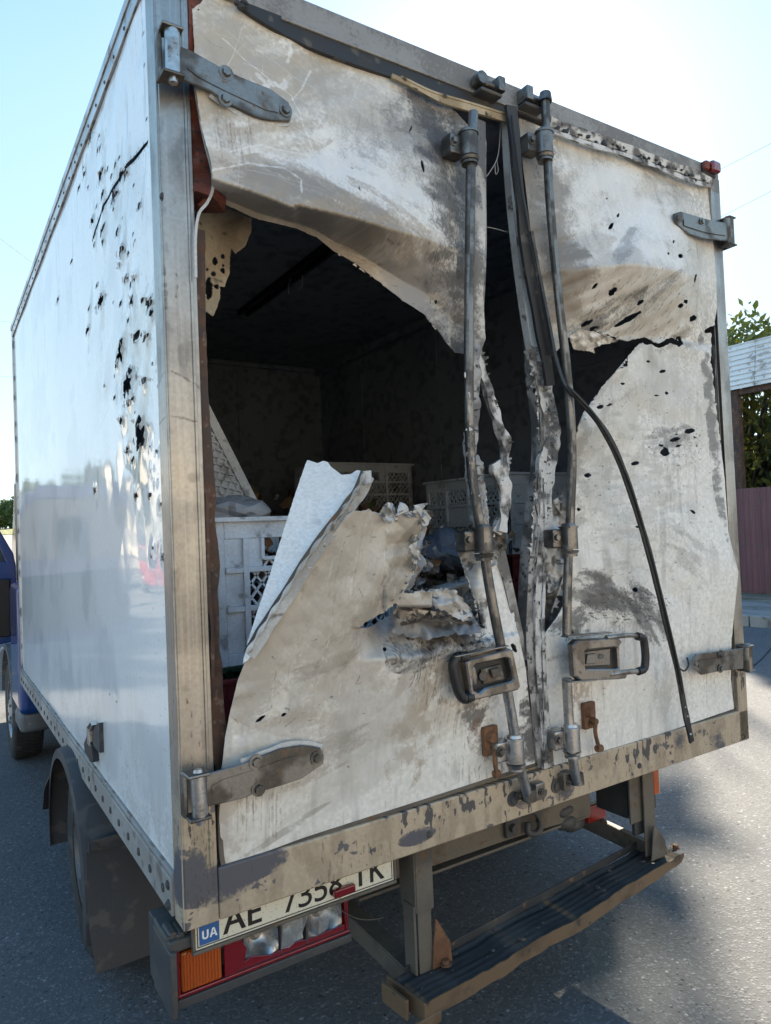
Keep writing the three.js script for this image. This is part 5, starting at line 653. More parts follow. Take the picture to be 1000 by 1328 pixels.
P('housing_lump', (() => { const r = rng(91), g = []; for (let k = 0; k < 6; k++) g.push(box(-0.022 + 0.007 * k, -0.004 + 0.006 * k + 0.008 * r(), 0.632, 0.648 + 0.006 * r(), -0.15 + 0.02 * r(), -0.085 + 0.012 * r(), 0.005)); return g; })(), mSteelDark);
P('lamp_housing', [box(1.60, 1.76, 0.47, 0.66, -0.30, -0.16, 0.004), box(1.60, 1.67, 0.42, 0.68, -0.145, -0.13, 0.003)], mSteelDark);
const mOrangeRed = lens(0.42, 0.03, 0.02);
{ const q = Z(850, 1012, -0.12); P('side_marker', [box(q.x - 0.012, q.x + 0.022, q.y - 0.05, q.y + 0.05, -0.17, -0.118, 0.006), box(q.x + 0.018, q.x + 0.03, q.y - 0.055, q.y + 0.05, -0.17, -0.125, 0.003)], mOrange); }
{ const q = Z(775, 1053, -0.36); P('red_reflector', [box(q.x - 0.05, q.x + 0.05, q.y - 0.035, q.y + 0.03, -0.39, -0.36, 0.006)], mOrangeRed); }
// rear cross member with its holes, chassis rails, tow hook
{ const s = new THREE.Shape(); s.moveTo(0.53, 0.535); s.lineTo(1.06, 0.53); s.lineTo(1.45, 0.515); s.lineTo(1.45, 0.66); s.lineTo(0.53, 0.66); s.closePath();
  for (const [px, py, rr2] of [[602, 1092, 0.030], [585, 1098, 0.006], [618, 1091, 0.006], [586, 1103, 0.005], [648, 1074, 0.010], [704, 1062, 0.006], [712, 1056, 0.005]]) { const c = Z(px, py, -0.19), h = new THREE.Path(); h.absarc(c.x, c.y, rr2, 0, 6.283, true); s.holes.push(h); }
  const g = new THREE.ExtrudeGeometry(s, { depth: 0.008, bevelEnabled: false, curveSegments: 20 }); g.translate(0, 0, -0.20);
  const cm = P('cross_member', [metricUV(g), box(0.53, 1.45, 0.505, 0.514, -0.27, -0.194, 0.002), box(0.53, 1.45, 0.64, 0.688, -0.3, -0.2, 0.003)], mTanMetal);
  const a = Z(672, 1072, -0.17), b = Z(688, 1066, -0.165); part('tow_hook', [box(a.x - 0.045, a.x + 0.02, a.y - 0.03, a.y + 0.035, -0.19, -0.175, 0.004), sweep([V(b.x - 0.03, b.y + 0.03, -0.175), V(b.x + 0.015, b.y + 0.03, -0.16), V(b.x + 0.03, b.y, -0.15), V(b.x + 0.02, b.y - 0.035, -0.155), V(b.x - 0.01, b.y - 0.03, -0.165), V(b.x - 0.006, b.y - 0.002, -0.17)], round(0.011, 10), { n: 40 }), cyl(V(a.x - 0.02, a.y, -0.176), V(a.x - 0.02, a.y, -0.160), 0.014, 0.014, 6)], mSteelDark, cm); part('bolt', bolt(Z(700, 1062, -0.19), V(0, 0, 1), 0.01), mSteelDark, cm); }
P('chassis_rail', [box(0.60, 0.66, 0.53, 0.68, -4.6, -0.3, 0.004)], mSteelDark); P('chassis_rail', [box(1.44, 1.50, 0.53, 0.68, -4.6, -0.3, 0.004)], mSteelDark);
P('cross_beam', [box(0.03, 2.07, 0.685, 0.755, -0.9, -0.84, 0.003), box(0.03, 2.07, 0.685, 0.755, -1.9, -1.84, 0.003), box(0.03, 2.07, 0.685, 0.755, -2.9, -2.84, 0.003), box(0.55, 1.5, 0.66, 0.69, -3.2, -0.2, 0.003)], mSteelDark);
P('burnt_underside_lump', (() => { const r = rng(33), g = []; for (let k = 0; k < 16; k++) { const p = Z(716 + 30 * r(), 1046 + 22 * r(), -0.2 - 0.1 * r()), q = new THREE.IcosahedronGeometry(0.02 + 0.02 * r(), 1); q.scale(1.2, 0.8, 1).translate(p.x, p.y, p.z); g.push(metricUV(q)); } return g; })(), mSteelDark);
// step behind the sill
{
  const A = V(0.565, 0.335, 0.05), B = V(1.80, 0.335, -0.075), T = B.clone().sub(A).normalize(), N = V(T.z, 0, -T.x).multiplyScalar(-1); // N points back under the truck
  const len = A.distanceTo(B), at3 = (u, d, y) => A.clone().addScaledVector(T, u).addScaledVector(N, d).setY(y);
  if (N.z > 0) N.multiplyScalar(-1);
  const surf = (u, d) => { const wob = 0.014 * (vnoise(u * 5, 1) - 0.5) + 0.006 * (vnoise(u * 17, 2) - 0.5) - 0.012 * Math.sin(u / 1.3 * 3.14); return wob; };
  const tread = part('step_board', sheet({ xs: steps(0, len, 0.012), ys: steps(0, 0.135, 0.006), sd: (u, d) => Math.max(0.008 * vnoise(u * 30, 3) - d, d - 0.135 + 0.004 * vnoise(u * 40, 5), (u - len) + 0.03 * vnoise(d * 40, 2), -u), pos: (u, d) => { const rib = [0.028, 0.05, 0.072, 0.094].reduce((m, c) => Math.max(m, sst(0.007, 0.002, Math.abs(d - c))), 0); return at3(u, d, 0.338 + 0.0022 * rib * (0.3 + 1.2 * vnoise(u * 9, d * 60)) + 0.004 * (fbm(u * 14, d * 40, 3, 5) - 0.5) + surf(u, d) + 0.01 * sst(len - 0.06, len, u) * sst(0.04, 0.1, d) + 0.012 * sst(0.112, 0.125, d) * 0 - 0.006 * sst(0.104, 0.110, d) * sst(0.125, 0.118, d)); }, thick: 0.004 }), mStep, truck, 'dented black step board below the sill');
  part('rusty_front_lip', sheet({ xs: steps(0, len, 0.012), ys: steps(-0.045, 0.012, 0.005), sd: (u, v) => Math.max(-0.042 + 0.02 * Math.sin(u * 2.2 + 0.5) * 0.4 + 0.006 * vnoise(u * 25, 7) + 0.02 * sst(0.9, len, u) - v, v - 0.006 - 0.004 * vnoise(u * 30, 4), u - len + 0.04 * vnoise(v * 50, 3), -u), pos: (u, v) => at3(u, -0.002 - 0.012 * (fbm(u * 5, 3, 3, 6) - 0.5), 0.336 + v + surf(u, 0)), thick: 0.004 }), mStepEdge, tread);
  part('rear_flange', [bar(at3(0.05, 0.134, 0.345), at3(len - 0.1, 0.134, 0.345), 0.006, 0.024, 0.002, V(0, 1, 0))], mStep, tread);
  part('end_bracket', [bar(at3(0.0, -0.004, 0.325), at3(0.0, 0.15, 0.325), 0.008, 0.05, 0.003, V(0, 1, 0)), bar(at3(-0.03, 0.0, 0.30), at3(0.05, 0.0, 0.30), 0.03, 0.012, 0.004, V(0, 0, 1)), bar(at3(-0.03, 0.03, 0.33), at3(-0.03, 0.13, 0.33), 0.010, 0.05, 0.003, V(0, 1, 0))], mStepEdge, tread);
  { const r = rng(72), g = []; for (let k = 0; k < 34; k++) { const p = at3(len * r(), 0.02 + 0.1 * r(), 0.344), q = new THREE.IcosahedronGeometry(0.003 + 0.007 * r() * r(), 0); q.scale(1 + r(), 0.6, 1).rotateY(r() * 3).translate(p.x, p.y, p.z); g.push(metricUV(q)); } part('grit', g, mSteelDark, tread).userData.kind = 'stuff'; }
  // uprights, gussets, arms running back to the chassis
  const up = (x, z, y0) => [box(x, x + 0.055, y0, 0.69, z - 0.006, z, 0.002), box(x - 0.004, x + 0.002, y0, 0.69, z - 0.075, z - 0.003, 0.002)];
  P('step_upright', [...up(0.625, -0.055, 0.50), box(0.628, 0.672, 0.34, 0.51, -0.064, -0.058, 0.002), box(0.616, 0.624, 0.34, 0.52, -0.11, -0.06, 0.002)], mTanMetal);
  P('gusset', plate([V(0.678, 0.475, -0.055), V(0.684, 0.47, -0.055), V(0.725, 0.40, -0.055), V(0.73, 0.345, -0.055), V(0.665, 0.345, -0.055)], 0.006, 0.0015), mRust);
  const q0 = Z(828, 1008, -0.11), q1 = Z(845, 1006, -0.11);
  P('step_upright', [box(q0.x - 0.035, q1.x - 0.012, 0.47, 0.69, -0.13, -0.122, 0.002), box(q0.x + 0.02, q1.x + 0.006, 0.35, 0.668, -0.115, -0.108, 0.002)], mTanMetal);
  { const a = Z(845, 1071, -0.095), b = Z(866, 1118, -0.05); P('gusset', plate([V(a.x, 0.46, -0.09), V(a.x + 0.012, 0.455, -0.09), V(a.x + 0.055, 0.40, -0.09), V(a.x + 0.065, 0.345, -0.09), V(a.x - 0.02, 0.345, -0.09)], 0.006, 0.0015), mTanMetal); }
  for (const p of [V(0.70, 0.352, -0.04), V(1.76, 0.352, -0.09), V(1.70, 0.352, -0.10)]) P('bolt', bolt(p, V(0, 1, 0), 0.011), mRust, tread);
  P('step_arm', [bar(V(0.645, 0.325, 0.03), V(0.645, 0.34, -0.62), 0.055, 0.012, 0.002, V(0, 1, 0)), bar(V(0.62, 0.30, 0.03), V(0.62, 0.32, -0.62), 0.01, 0.05, 0.002, V(0, 1, 0)), bar(V(0.645, 0.34, -0.6), V(0.645, 0.55, -0.7), 0.05, 0.04, 0.003)], mTanMetal);
  P('step_arm', [bar(V(1.70, 0.335, -0.1), V(1.70, 0.36, -0.62), 0.03, 0.06, 0.003, V(0, 1, 0)), bar(V(1.70, 0.36, -0.6), V(1.5, 0.56, -0.75), 0.04, 0.05, 0.003)], mTanMetal);
}
// wheels
function wheel(x, z, dir, dual) {
  const R = 0.34, wd = 0.185, g = [], prof = [[0.20, -0.5], [0.235, -0.52], [0.29, -0.53], [0.322, -0.5], [0.336, -0.42], [0.34, -0.3], [0.34, 0.3], [0.336, 0.42], [0.322, 0.5], [0.29, 0.53], [0.235, 0.52], [0.20, 0.5]];
  const w = new THREE.Group(); w.name = 'wheel'; truck.add(w);
  const lat = (pr, cx) => metricUV(new THREE.LatheGeometry(pr.map(([a, b]) => new THREE.Vector2(a, b)), 56).rotateZ(Math.PI / 2).translate(cx, R, z));
  const tyre = (cx) => { const l = [lat(prof.map(([a, b]) => [a, b * wd]), cx)]; for (let k = 0; k < 64; k++) for (const s of [-0.33, -0.11, 0.11, 0.33]) { const a = (k + (s > 0 ? 0.5 : 0)) / 64 * 6.2832, q = new THREE.BoxGeometry(wd * 0.19, 0.008, 0.024); q.translate(s * wd, 0.342, 0).rotateX(a).translate(cx, R, z); l.push(metricUV(q)); } return l; };
  part('tyre', tyre(x), mTyre, w);
  if (dual) part('tyre', tyre(x - dir * 0.22), mTyre, w);
  const rim = dual ? [[0.205, -0.45], [0.2, 0.5], [0.19, 0.46], [0.18, 0.1], [0.13, -0.1], [0.10, 0.2], [0.07, 0.34], [0.03, 0.36], [0, 0.36]] : [[0.205, -0.45], [0.2, 0.5], [0.19, 0.46], [0.185, 0.25], [0.15, 0.42], [0.08, 0.5], [0.03, 0.52], [0, 0.52]];
  part('rim', metricUV(new THREE.LatheGeometry(rim.map(([a, b]) => new THREE.Vector2(a, b * wd)), 40).rotateZ(-Math.PI / 2 * dir).translate(x, R, z)), dual ? mRim : mAlu, w);
  for (let k = 0; k < 6; k++) { const a = k / 6 * 6.283; part('wheel_nut', cyl(V(x + dir * (dual ? 0.02 : 0.085), R + 0.085 * Math.cos(a), z + 0.085 * Math.sin(a)), V(x + dir * (dual ? 0.045 : 0.1), R + 0.085 * Math.cos(a), z + 0.085 * Math.sin(a)), 0.012, 0.011, 6), mRim, w); }
}
wheel(0.105, -1.38, -1, true); wheel(1.995, -1.38, 1, true); wheel(0.10, -4.28, -1, false); wheel(2.0, -4.28, 1, false);
P('rear_axle', [cyl(V(0.2, 0.34, -1.38), V(1.9, 0.34, -1.38), 0.055, 0.055, 16), (() => { const q = new THREE.SphereGeometry(0.16, 18, 12); q.translate(1.05, 0.34, -1.38); return metricUV(q); })()], mSteelDark);
P('spare_fuel_tank', box(1.5, 1.95, 0.36, 0.62, -3.0, -2.2, 0.04), mSteelDark);
// rear mudguard, flap
function mudguard(x0, x1, s) {
  const arc = []; for (let k = 0; k <= 18; k++) { const a = lerp(-0.30, 3.35, k / 18); arc.push(V((x0 + x1) / 2, 0.34 + 0.40 * Math.sin(a), -1.38 + 0.42 * Math.cos(a))); }
  const m = part('mudguard', sweep(arc, () => { const w = (x1 - x0) / 2; return [[-w, -0.002], [w, -0.002], [w, 0.004], [w * 0.98, 0.010], [-w * 0.94, 0.010], [-w, 0.004], [-w - 0.004, -0.03], [-w - 0.001, -0.03]]; }, { n: 50 }), mMud, truck);
  part('mudflap', [sheet({ xs: steps(x0, x1, 0.02), ys: steps(0.15, 0.55, 0.02), sd: (x, y) => Math.max(x0 + 0.004 - x + 0.012 * sst(0.3, 0.16, y), x - x1 + 0.004, 0.165 + 0.05 * (x - x0) - y, y - 0.545), pos: (x, y) => V(x, y, -0.945 + 0.05 * sst(0.5, 0.15, y) + 0.010 * Math.sin(x * 9) * sst(0.5, 0.2, y)), thick: 0.006 }), box(x0 + 0.01, x1 - 0.01, 0.525, 0.565, -0.945, -0.937, 0.002)], mMud, m);
  for (let k = 0; k < 5; k++) part('bolt', bolt(V(lerp(x0 + 0.03, x1 - 0.03, k / 4), 0.546, -0.937), V(0, 0, 1), 0.008, 0.005), mSteelDark, m);
  return m;
}
mudguard(-0.045, 0.50, 1); mudguard(1.60, 2.13, -1);
P('mud_deflector', [sweep([V(-0.02, 0.56, -1.74), V(-0.035, 0.50, -1.79), V(-0.04, 0.40, -1.83)], flat(0.05, 0.008), { n: 14 })], mBlackPlastic);
// cab
{
  const prof = [[-3.33, 0.62], [-3.33, 2.02], [-3.42, 2.14], [-3.7, 2.2], [-4.3, 2.16], [-4.55, 2.06], [-5.05, 1.36], [-5.6, 1.16], [-5.78, 1.02], [-5.84, 0.6], [-5.76, 0.42], [-4.72, 0.42], [-4.68, 0.62], [-4.56, 0.76], [-4.4, 0.83], [-4.16, 0.83], [-4.0, 0.76], [-3.88, 0.62], [-3.85, 0.48], [-3.36, 0.48]];
  const s = new THREE.Shape(prof.map(([a, b]) => new THREE.Vector2(-a, b))), g = new THREE.ExtrudeGeometry(s, { depth: 1.80, bevelEnabled: true, bevelThickness: 0.05, bevelSize: 0.05, bevelOffset: -0.05, bevelSegments: 3 });
  g.rotateY(Math.PI / 2).translate(0.15, 0, 0);
  const cab = P('cab', metricUV(g), mBluePaint, truck, 'blue cab');
  part('windscreen', [bar(V(1.05, 2.03, -4.575), V(1.05, 1.38, -5.06), 1.7, 0.02, 0.006, V(0, 0.6, -0.8))], mGlassDark, cab);
  part('side_window', box(1.995, 2.005, 1.4, 1.95, -4.4, -3.6, 0.004), mGlassDark, cab);
  part('door_opening', box(0.094, 0.103, 0.75, 1.98, -4.5, -3.75, 0.002), mBlackPlastic, cab);
  for (const x of [0.03, 2.07]) { const a = []; for (let k = 0; k <= 14; k++) { const t = lerp(0.12, 3.0, k / 14); a.push(V(x, 0.35 + 0.44 * Math.sin(t), -4.28 + 0.44 * Math.cos(t))); } part('wheel_arch', sweep(a, () => [[-0.04, -0.02], [0.08, -0.02], [0.08, 0.02], [-0.04, 0.02]], { n: 50 }), mGreyPlastic, cab); }
  part('cab_step', [box(-0.01, 0.17, 0.365, 0.485, -3.68, -3.36, 0.03)], mGreyPlastic, cab);
  part('bumper', [box(0.05, 2.05, 0.32, 0.6, -5.92, -5.7, 0.05)], mGreyPlastic, cab);
  for (const x of [0.3, 1.8]) part('headlight', box(x - 0.15, x + 0.15, 0.68, 0.88, -5.87, -5.7, 0.03), mGlassDark, cab);
  part('mirror', [box(2.12, 2.32, 1.35, 1.7, -4.75, -4.68, 0.02), bar(V(2.0, 1.5, -4.72), V(2.15, 1.5, -4.72), 0.03, 0.03)], mBlackPlastic, cab);
  part('rear_pillar', box(-0.012, 0.2, 0.47, 1.28, -3.84, -3.335, 0.05), mBluePaint, cab);
  // open driver's door, swung square to the cab
  const zd = -4.56, dp = [[0.085, 0.80], [0.094, 1.36], [0.078, 1.46], [-0.02, 1.66], [-0.20, 1.93], [-0.30, 1.97], [-0.88, 1.97], [-0.90, 1.0], [-0.84, 0.78], [-0.2, 0.76]].map(([a, b]) => V(a, b, zd));
  const win = [[0.03, 1.40], [-0.04, 1.60], [-0.22, 1.87], [-0.82, 1.87], [-0.82, 1.38]].map(([a, b]) => V(a, b, zd)).reverse();
  const door = P('cab_door', plate(dp, 0.05, 0.008, [win]), mBluePaint, truck, "blue driver's door standing open");
  part('door_trim', plate([[0.045, 0.84], [0.05, 1.27], [-0.84, 1.30], [-0.84, 0.86]].map(([a, b]) => V(a, b, zd + 0.05)), 0.03, 0.008), mBlackPlastic, door);
  part('door_glass', plate(win.map((p) => p.clone().setZ(zd + 0.02)), 0.005, 0), mGlassDark, door);
  part('mirror', [box(-0.22, -0.06, 1.3, 1.6, zd - 0.25, zd - 0.18, 0.02), bar(V(-0.05, 1.45, zd), V(-0.12, 1.45, zd - 0.2), 0.03, 0.03)], mBlackPlastic, door);
}

// ------------------------------------------------------------------ crates and wreckage in the load space
const plastic = (c, s) => worn(c, c.map((v) => v * 0.78), [c[0] * 0.4 + 0.02, c[1] * 0.4 + 0.018, c[2] * 0.4 + 0.015], 7, 0.45, 0.65, 0, s, 0.0005);
const mCrate = plastic([0.60, 0.66, 0.73], 501), mCrateRed = plastic([0.20, 0.025, 0.03], 511);
function crateSide(wd, ht, o) { // a face of width wd and height ht in the xy plane, looking along +z; solid and lattice pieces
  const solid = [], lat = []; const T = 0.012, post = 0.03;
  const s = (x0, x1, y0, y1, z0 = -T, z1 = 0) => solid.push(box(x0, x1, y0, y1, z0, z1, 0.002));
  s(0, post, 0, ht); s(wd - post, wd, 0, ht); s(post, wd - post, 0, 0.03); s(post, wd - post, ht - 0.055, ht); s(-0.006, wd + 0.006, ht - 0.012, ht, -T - 0.004, 0.012);
  const cols = o.cols, mid = [0.03 + (ht - 0.085) * 0.36, 0.03 + (ht - 0.085) * 0.70];
  for (const y of mid) s(post, wd - post, y, y + 0.014, -T, 0.006);
  let x = post; for (const [w, kind] of cols) {
    const x1 = x + w * (wd - 2 * post); s(x1 - 0.008, x1 + 0.008, 0.03, ht - 0.055, -T, 0.008);
    const rows = [[0.03, mid[0]], [mid[0] + 0.014, mid[1]], [mid[1] + 0.014, ht - 0.055]];
    rows.forEach(([a, b], k) => {
      if (kind === 's' || (kind === 'm' && k === 1)) { s(x, x1, a, b, -0.008, -0.002); return; }
      if (kind === 'h' && k === 2) { const m = (x + x1) / 2; s(x, m - 0.06, a, b, -0.008, -0.002); s(m + 0.06, x1, a, b, -0.008, -0.002); for (const [p, q, e, f] of [[m - 0.066, m - 0.056, b - 0.055, b], [m + 0.056, m + 0.066, b - 0.055, b], [m - 0.06, m + 0.06, b - 0.058, b - 0.048]]) s(p, q, e, f, -T, 0.006); b -= 0.058; lat.push(...lattice(m - 0.056, m + 0.056, a, b)); return; }
      lat.push(...lattice(x, x1, a, b));
    });
    x = x1;
  }
  return [join(solid), lat.length ? join(lat) : null];
}
function lattice(x0, x1, y0, y1) { // diagonal bars clipped to a window
  const l = [], p = 0.030; for (const d of [1, -1]) for (let c = -Math.ceil((y1 - y0) / p) - 1; c < (x1 - x0) / p + Math.ceil((y1 - y0) / p) + 1; c++) {
    let a = [], k = 0.8; const bx = x0 + c * p; const ya = y0, yb = y1; let xa = bx, xb = bx + d * (yb - ya) * k, A = ya, B = yb;
    const cl = (X) => ya + (X - bx) / (d * k);
    const lo = Math.min(xa, xb), hi = Math.max(xa, xb); if (hi <= x0 + 0.002 || lo >= x1 - 0.002) continue;
    if (d > 0) { if (xa < x0) { A = cl(x0); xa = x0; } if (xb > x1) { B = cl(x1); xb = x1; } } else { if (xa > x1) { A = cl(x1); xa = x1; } if (xb < x0) { B = cl(x0); xb = x0; } }
    if (B - A < 0.004) continue; const q = new THREE.BoxGeometry(0.0055, Math.hypot(xb - xa, B - A), 0.006); q.rotateZ(-Math.atan2(xb - xa, B - A)).translate((xa + xb) / 2, (A + B) / 2, -0.006); l.push(metricUV(q));
  } return l;
}
function makeCrate(name, wd, ht, dp, mat, o = {}) { // at its base corner: x 0..wd, z -dp..0
  const t = new THREE.Group(); t.name = numbered(name); scene.add(t);
  const put = (nm, g, f) => { if (!g) return; f(g); const m = shade(new THREE.Mesh(g, mat)); m.name = nm; t.add(m); };
  const front = o.front ?? [[0.10, 's'], [0.40, 'h'], [0.40, 'h'], [0.10, 's']], end = o.end ?? [[0.34, 'l'], [0.32, 'm'], [0.34, 'l']];
  for (const [w, cols, f] of [[wd, front, (g) => g], [wd, front, (g) => g.rotateY(Math.PI).translate(wd, 0, -dp)], [dp, end, (g) => g.rotateY(Math.PI / 2).translate(wd, 0, 0)], [dp, end, (g) => g.rotateY(-Math.PI / 2).translate(0, 0, -dp)]]) { const [s, l] = crateSide(w, ht, { cols }); put('side', s, f); put('lattice', l, f); }
  put('base', box(0.01, wd - 0.01, 0, 0.014, -dp + 0.01, -0.01, 0.002), (g) => g);
  return t;
}
function place(o, x, y, z, rx = 0, ry = 0, rz = 0) { o.position.set(x, y, z); o.rotation.set(rx, ry, rz, 'YXZ'); return o; }
const crA = makeCrate('plastic_crate', 0.6, 0.375, 0.4, mCrate);
tag(place(crA, 0.155, 1.192, -0.20), 'pale grey lattice crate by the left post, full of scraps, on the dark red crate', 'crate');
const crB = makeCrate('plastic_crate', 0.6, 0.375, 0.4, mCrateRed, { front: [[0.3, 's'], [0.4, 's'], [0.3, 's']] });
tag(place(crB, 0.145, 0.79, -0.19), 'dark red crate on the floor, under the grey crate by the left post', 'crate');
const tray = makeCrate('plastic_tray', 0.58, 0.024, 0.38, plastic([0.01, 0.045, 0.02], 521), { front: [[1, 's']], end: [[1, 's']] });
tag(place(tray, 0.165, 1.166, -0.21), 'dark green tray between the grey crate and the red crate', 'tray');
const crC = makeCrate('plastic_crate', 0.4, 0.355, 0.6, mCrate, { front: [[0.28, 's'], [0.44, 'l'], [0.28, 's']], end: [[0.26, 'l'], [0.30, 'm'], [0.44, 'l']] });
tag(place(crC, 1.645, 1.392, -0.745), 'blue grey lattice crate at the right wall, topmost of its stack', 'crate');
const crD = makeCrate('plastic_crate', 0.4, 0.30, 0.6, mCrateRed, { front: [[1, 's']], end: [[1, 's']] });
tag(place(crD, 1.648, 1.092, -0.75), 'dark red crate under the blue grey crate at the right wall', 'crate');
const crE = makeCrate('plastic_crate', 0.4, 0.30, 0.6, mCrate);
tag(place(crE, 1.645, 0.79, -0.745), 'grey crate on the floor at the bottom of the right wall stack', 'crate');
const crF = makeCrate('plastic_crate', 0.6, 0.30, 0.4, mCrate, { front: [[0.3, 'l'], [0.4, 'h'], [0.3, 'l']] });
tag(place(crF, 1.43, 1.615, -2.0), 'dim grey crate deep in the load space, topmost of the far stack', 'crate');
const crG = crF.clone(); crG.name = numbered('plastic_crate'); scene.add(crG);
tag(place(crG, 1.435, 1.31, -2.005), 'dim grey crate deep in the load space, second from the top of the far stack', 'crate');
const crH = makeCrate('plastic_crate', 0.40, 0.16, 0.30, mCrate, { front: [[0.5, 'l'], [0.5, 'l']], end: [[0.5, 'l'], [0.5, 'l']] });
{ const A = Z(268, 519, -0.78), B = Z(335, 652, -0.70), e1 = B.clone().sub(A).normalize(), y1 = V(0.25, -0.1, -1).addScaledVector(e1, -V(0.25, -0.1, -1).dot(e1)).normalize(), z1 = e1.clone().cross(y1);
  crH.position.copy(A); crH.quaternion.setFromRotationMatrix(new THREE.Matrix4().makeBasis(e1, y1, z1));
  const hatch = lattice(0.03, 0.37, 0.03, 0.27).map((g) => g.rotateX(-Math.PI / 2).translate(0, -0.001, -0.0).translate(0, 0, 0)); const m = shade(new THREE.Mesh(join(hatch.map((g) => metricUV(g))), mCrate)); m.name = 'base_ribs'; crH.add(m); const rim2 = shade(new THREE.Mesh(join([box(0, 0.4, -0.012, 0, -0.03, 0, 0.003), box(0, 0.4, -0.012, 0, -0.30, -0.27, 0.003), box(0, 0.03, -0.012, 0, -0.27, -0.03, 0.003), box(0.37, 0.4, -0.012, 0, -0.27, -0.03, 0.003)]), mCrate)); rim2.name = 'base_rim'; crH.add(rim2); }
tag(crH, 'overturned grey crate leaning on the left wall above the scraps, its ribbed base showing', 'crate');
const crI = makeCrate('plastic_crate', 0.26, 0.22, 0.2, mCrate, { front: [[0.5, 's'], [0.5, 's']], end: [[0.5, 's'], [0.5, 's']] });
tag(place(crI, 0.92, 1.13, -0.40, 0.55, -0.3, 0.25), 'tipped grey crate just behind the hole in the left door', 'crate');
const crJ = makeCrate('plastic_crate', 0.6, 0.40, 0.4, mCrate);
tag(place(crJ, 0.80, 0.80, -0.40, 0, 0.06), 'grey crate on the floor behind the torn left door', 'crate');
const crK = makeCrate('plastic_crate', 0.4, 0.375, 0.6, mCrate, { front: [[0.3, 'l'], [0.4, 'h'], [0.3, 'l']] });
tag(place(crK, 0.46, 1.62, -2.3, 0, 0.1), 'grey crate far back on the left wall side', 'crate');
{ // scraps: crumpled rags, cartons, leaves, splinters
  const mats = [worn([0.24, 0.17, 0.11], [0.14, 0.09, 0.06], [0.06, 0.04, 0.03], 9, 0.8, 0.9, 0, 531), worn([0.15, 0.05, 0.04], [0.09, 0.04, 0.03], [0.05, 0.04, 0.03], 9, 0.8, 0.9, 0, 533), worn([0.5, 0.5, 0.5], [0.36, 0.35, 0.34], [0.12, 0.11, 0.1], 9, 0.6, 0.9, 0, 535), worn([0.10, 0.16, 0.06], [0.12, 0.10, 0.05], [0.05, 0.05, 0.03], 9, 0.7, 0.9, 0, 537)];
  const flakeG = (r, s) => { const g = new THREE.PlaneGeometry(s, s * (0.5 + r()), 3, 3), p = g.attributes.position; for (let i = 0; i < p.count; i++) p.setXYZ(i, p.getX(i) + (r() - 0.5) * s * 0.2, p.getY(i) + (r() - 0.5) * s * 0.2, (r() - 0.5) * s * 0.5); g.computeVertexNormals(); g.rotateX(r() * 3).rotateY(r() * 6).rotateZ(r() * 3); return g; };
  const heap = (name, label, cx, cy, cz, sx, sy, sz, n, seed, sz0 = 0.03, dark = false) => {
    const r = rng(seed), t = thing(name, V(cx, cy, cz), label, 'scraps'), lists = mats.map(() => []);
    for (let k = 0; k < n; k++) { const g = flakeG(r, sz0 * (0.5 + 1.2 * r())); g.translate(cx + (r() - 0.5) * sx, cy + (r() ** 2) * sy, cz + (r() - 0.5) * sz); lists[r() < 0.5 ? 0 : Math.floor(r() * 4)].push(metricUV(g)); }
    const mats2 = dark ? [mSooty, mSteelDark, mCharred, mats[0]] : mats, names = dark ? ['sooty_scraps', 'black_scraps', 'charred_scraps', 'brown_scraps'] : ['brown_scraps', 'red_scraps', 'pale_scraps', 'green_scraps'];
    lists.forEach((l, k) => l.length && (part(names[k], l, mats2[k], t).userData.kind = 'stuff'));
  };
  heap('heap_of_scraps', 'brown and reddish burnt scraps heaped in the grey crate by the left post', 0.45, 1.23, -0.4, 0.53, 0.34, 0.34, 420, 601);
  heap('crate_filling', 'dark scraps filling the blue grey crate at the right wall', 1.845, 1.42, -1.05, 0.35, 0.24, 0.52, 260, 603);
  heap('wreckage_heap', 'burnt rags and splinters behind the hole in the left door', 0.88, 1.18, -0.30, 0.5, 0.34, 0.3, 700, 605, 0.022, true);
  heap('far_scraps', 'dim scraps on top of the crates deep in the load space', 1.15, 1.2, -1.6, 0.9, 0.5, 0.5, 240, 607, 0.06);
  { const r = rng(611), c = [0.30, 1.575, -0.3], g = new THREE.IcosahedronGeometry(1, 5), p = g.attributes.position; for (let i = 0; i < p.count; i++) { const x = p.getX(i), y = p.getY(i), z = p.getZ(i), k = 0.72 + 0.5 * facet(x * 2.4 + z * 1.3, y * 2.4 + z, 77); p.setXYZ(i, x * k * 0.10 + c[0] - 0.06, Math.max(-0.02, y * k * 0.052) + c[1], z * k * 0.09 + c[2]); } g.computeVertexNormals(); const t = thing('plastic_bag', V(...c), 'crumpled greyish plastic bag on top of the left crate', 'bag'); part('bag', metricUV(g), phys({ color: rgb(0.5, 0.52, 0.55), roughness: 0.25, transmission: 0.5, thickness: 0 }), t); }
  { const c = Z(578, 706, -0.34), g = new THREE.IcosahedronGeometry(1, 5), p = g.attributes.position; for (let i = 0; i < p.count; i++) { const x = p.getX(i), y = p.getY(i), z = p.getZ(i), k = 0.75 + 0.5 * facet(x * 2 + z * 1.1, y * 2 + z, 78); p.setXYZ(i, x * k * 0.13 + c.x, y * k * 0.07 + c.y - 0.02, z * k * 0.12 + c.z); } g.computeVertexNormals(); const t = thing('cloth_bundle', c, 'dark blue grey cloth bundle on the tipped crate behind the left door', 'cloth'); part('cloth', metricUV(g), worn([0.09, 0.11, 0.15], [0.06, 0.07, 0.10], [0.2, 0.2, 0.21], 8, 0.8, 0.95, 0, 541), t); }
}

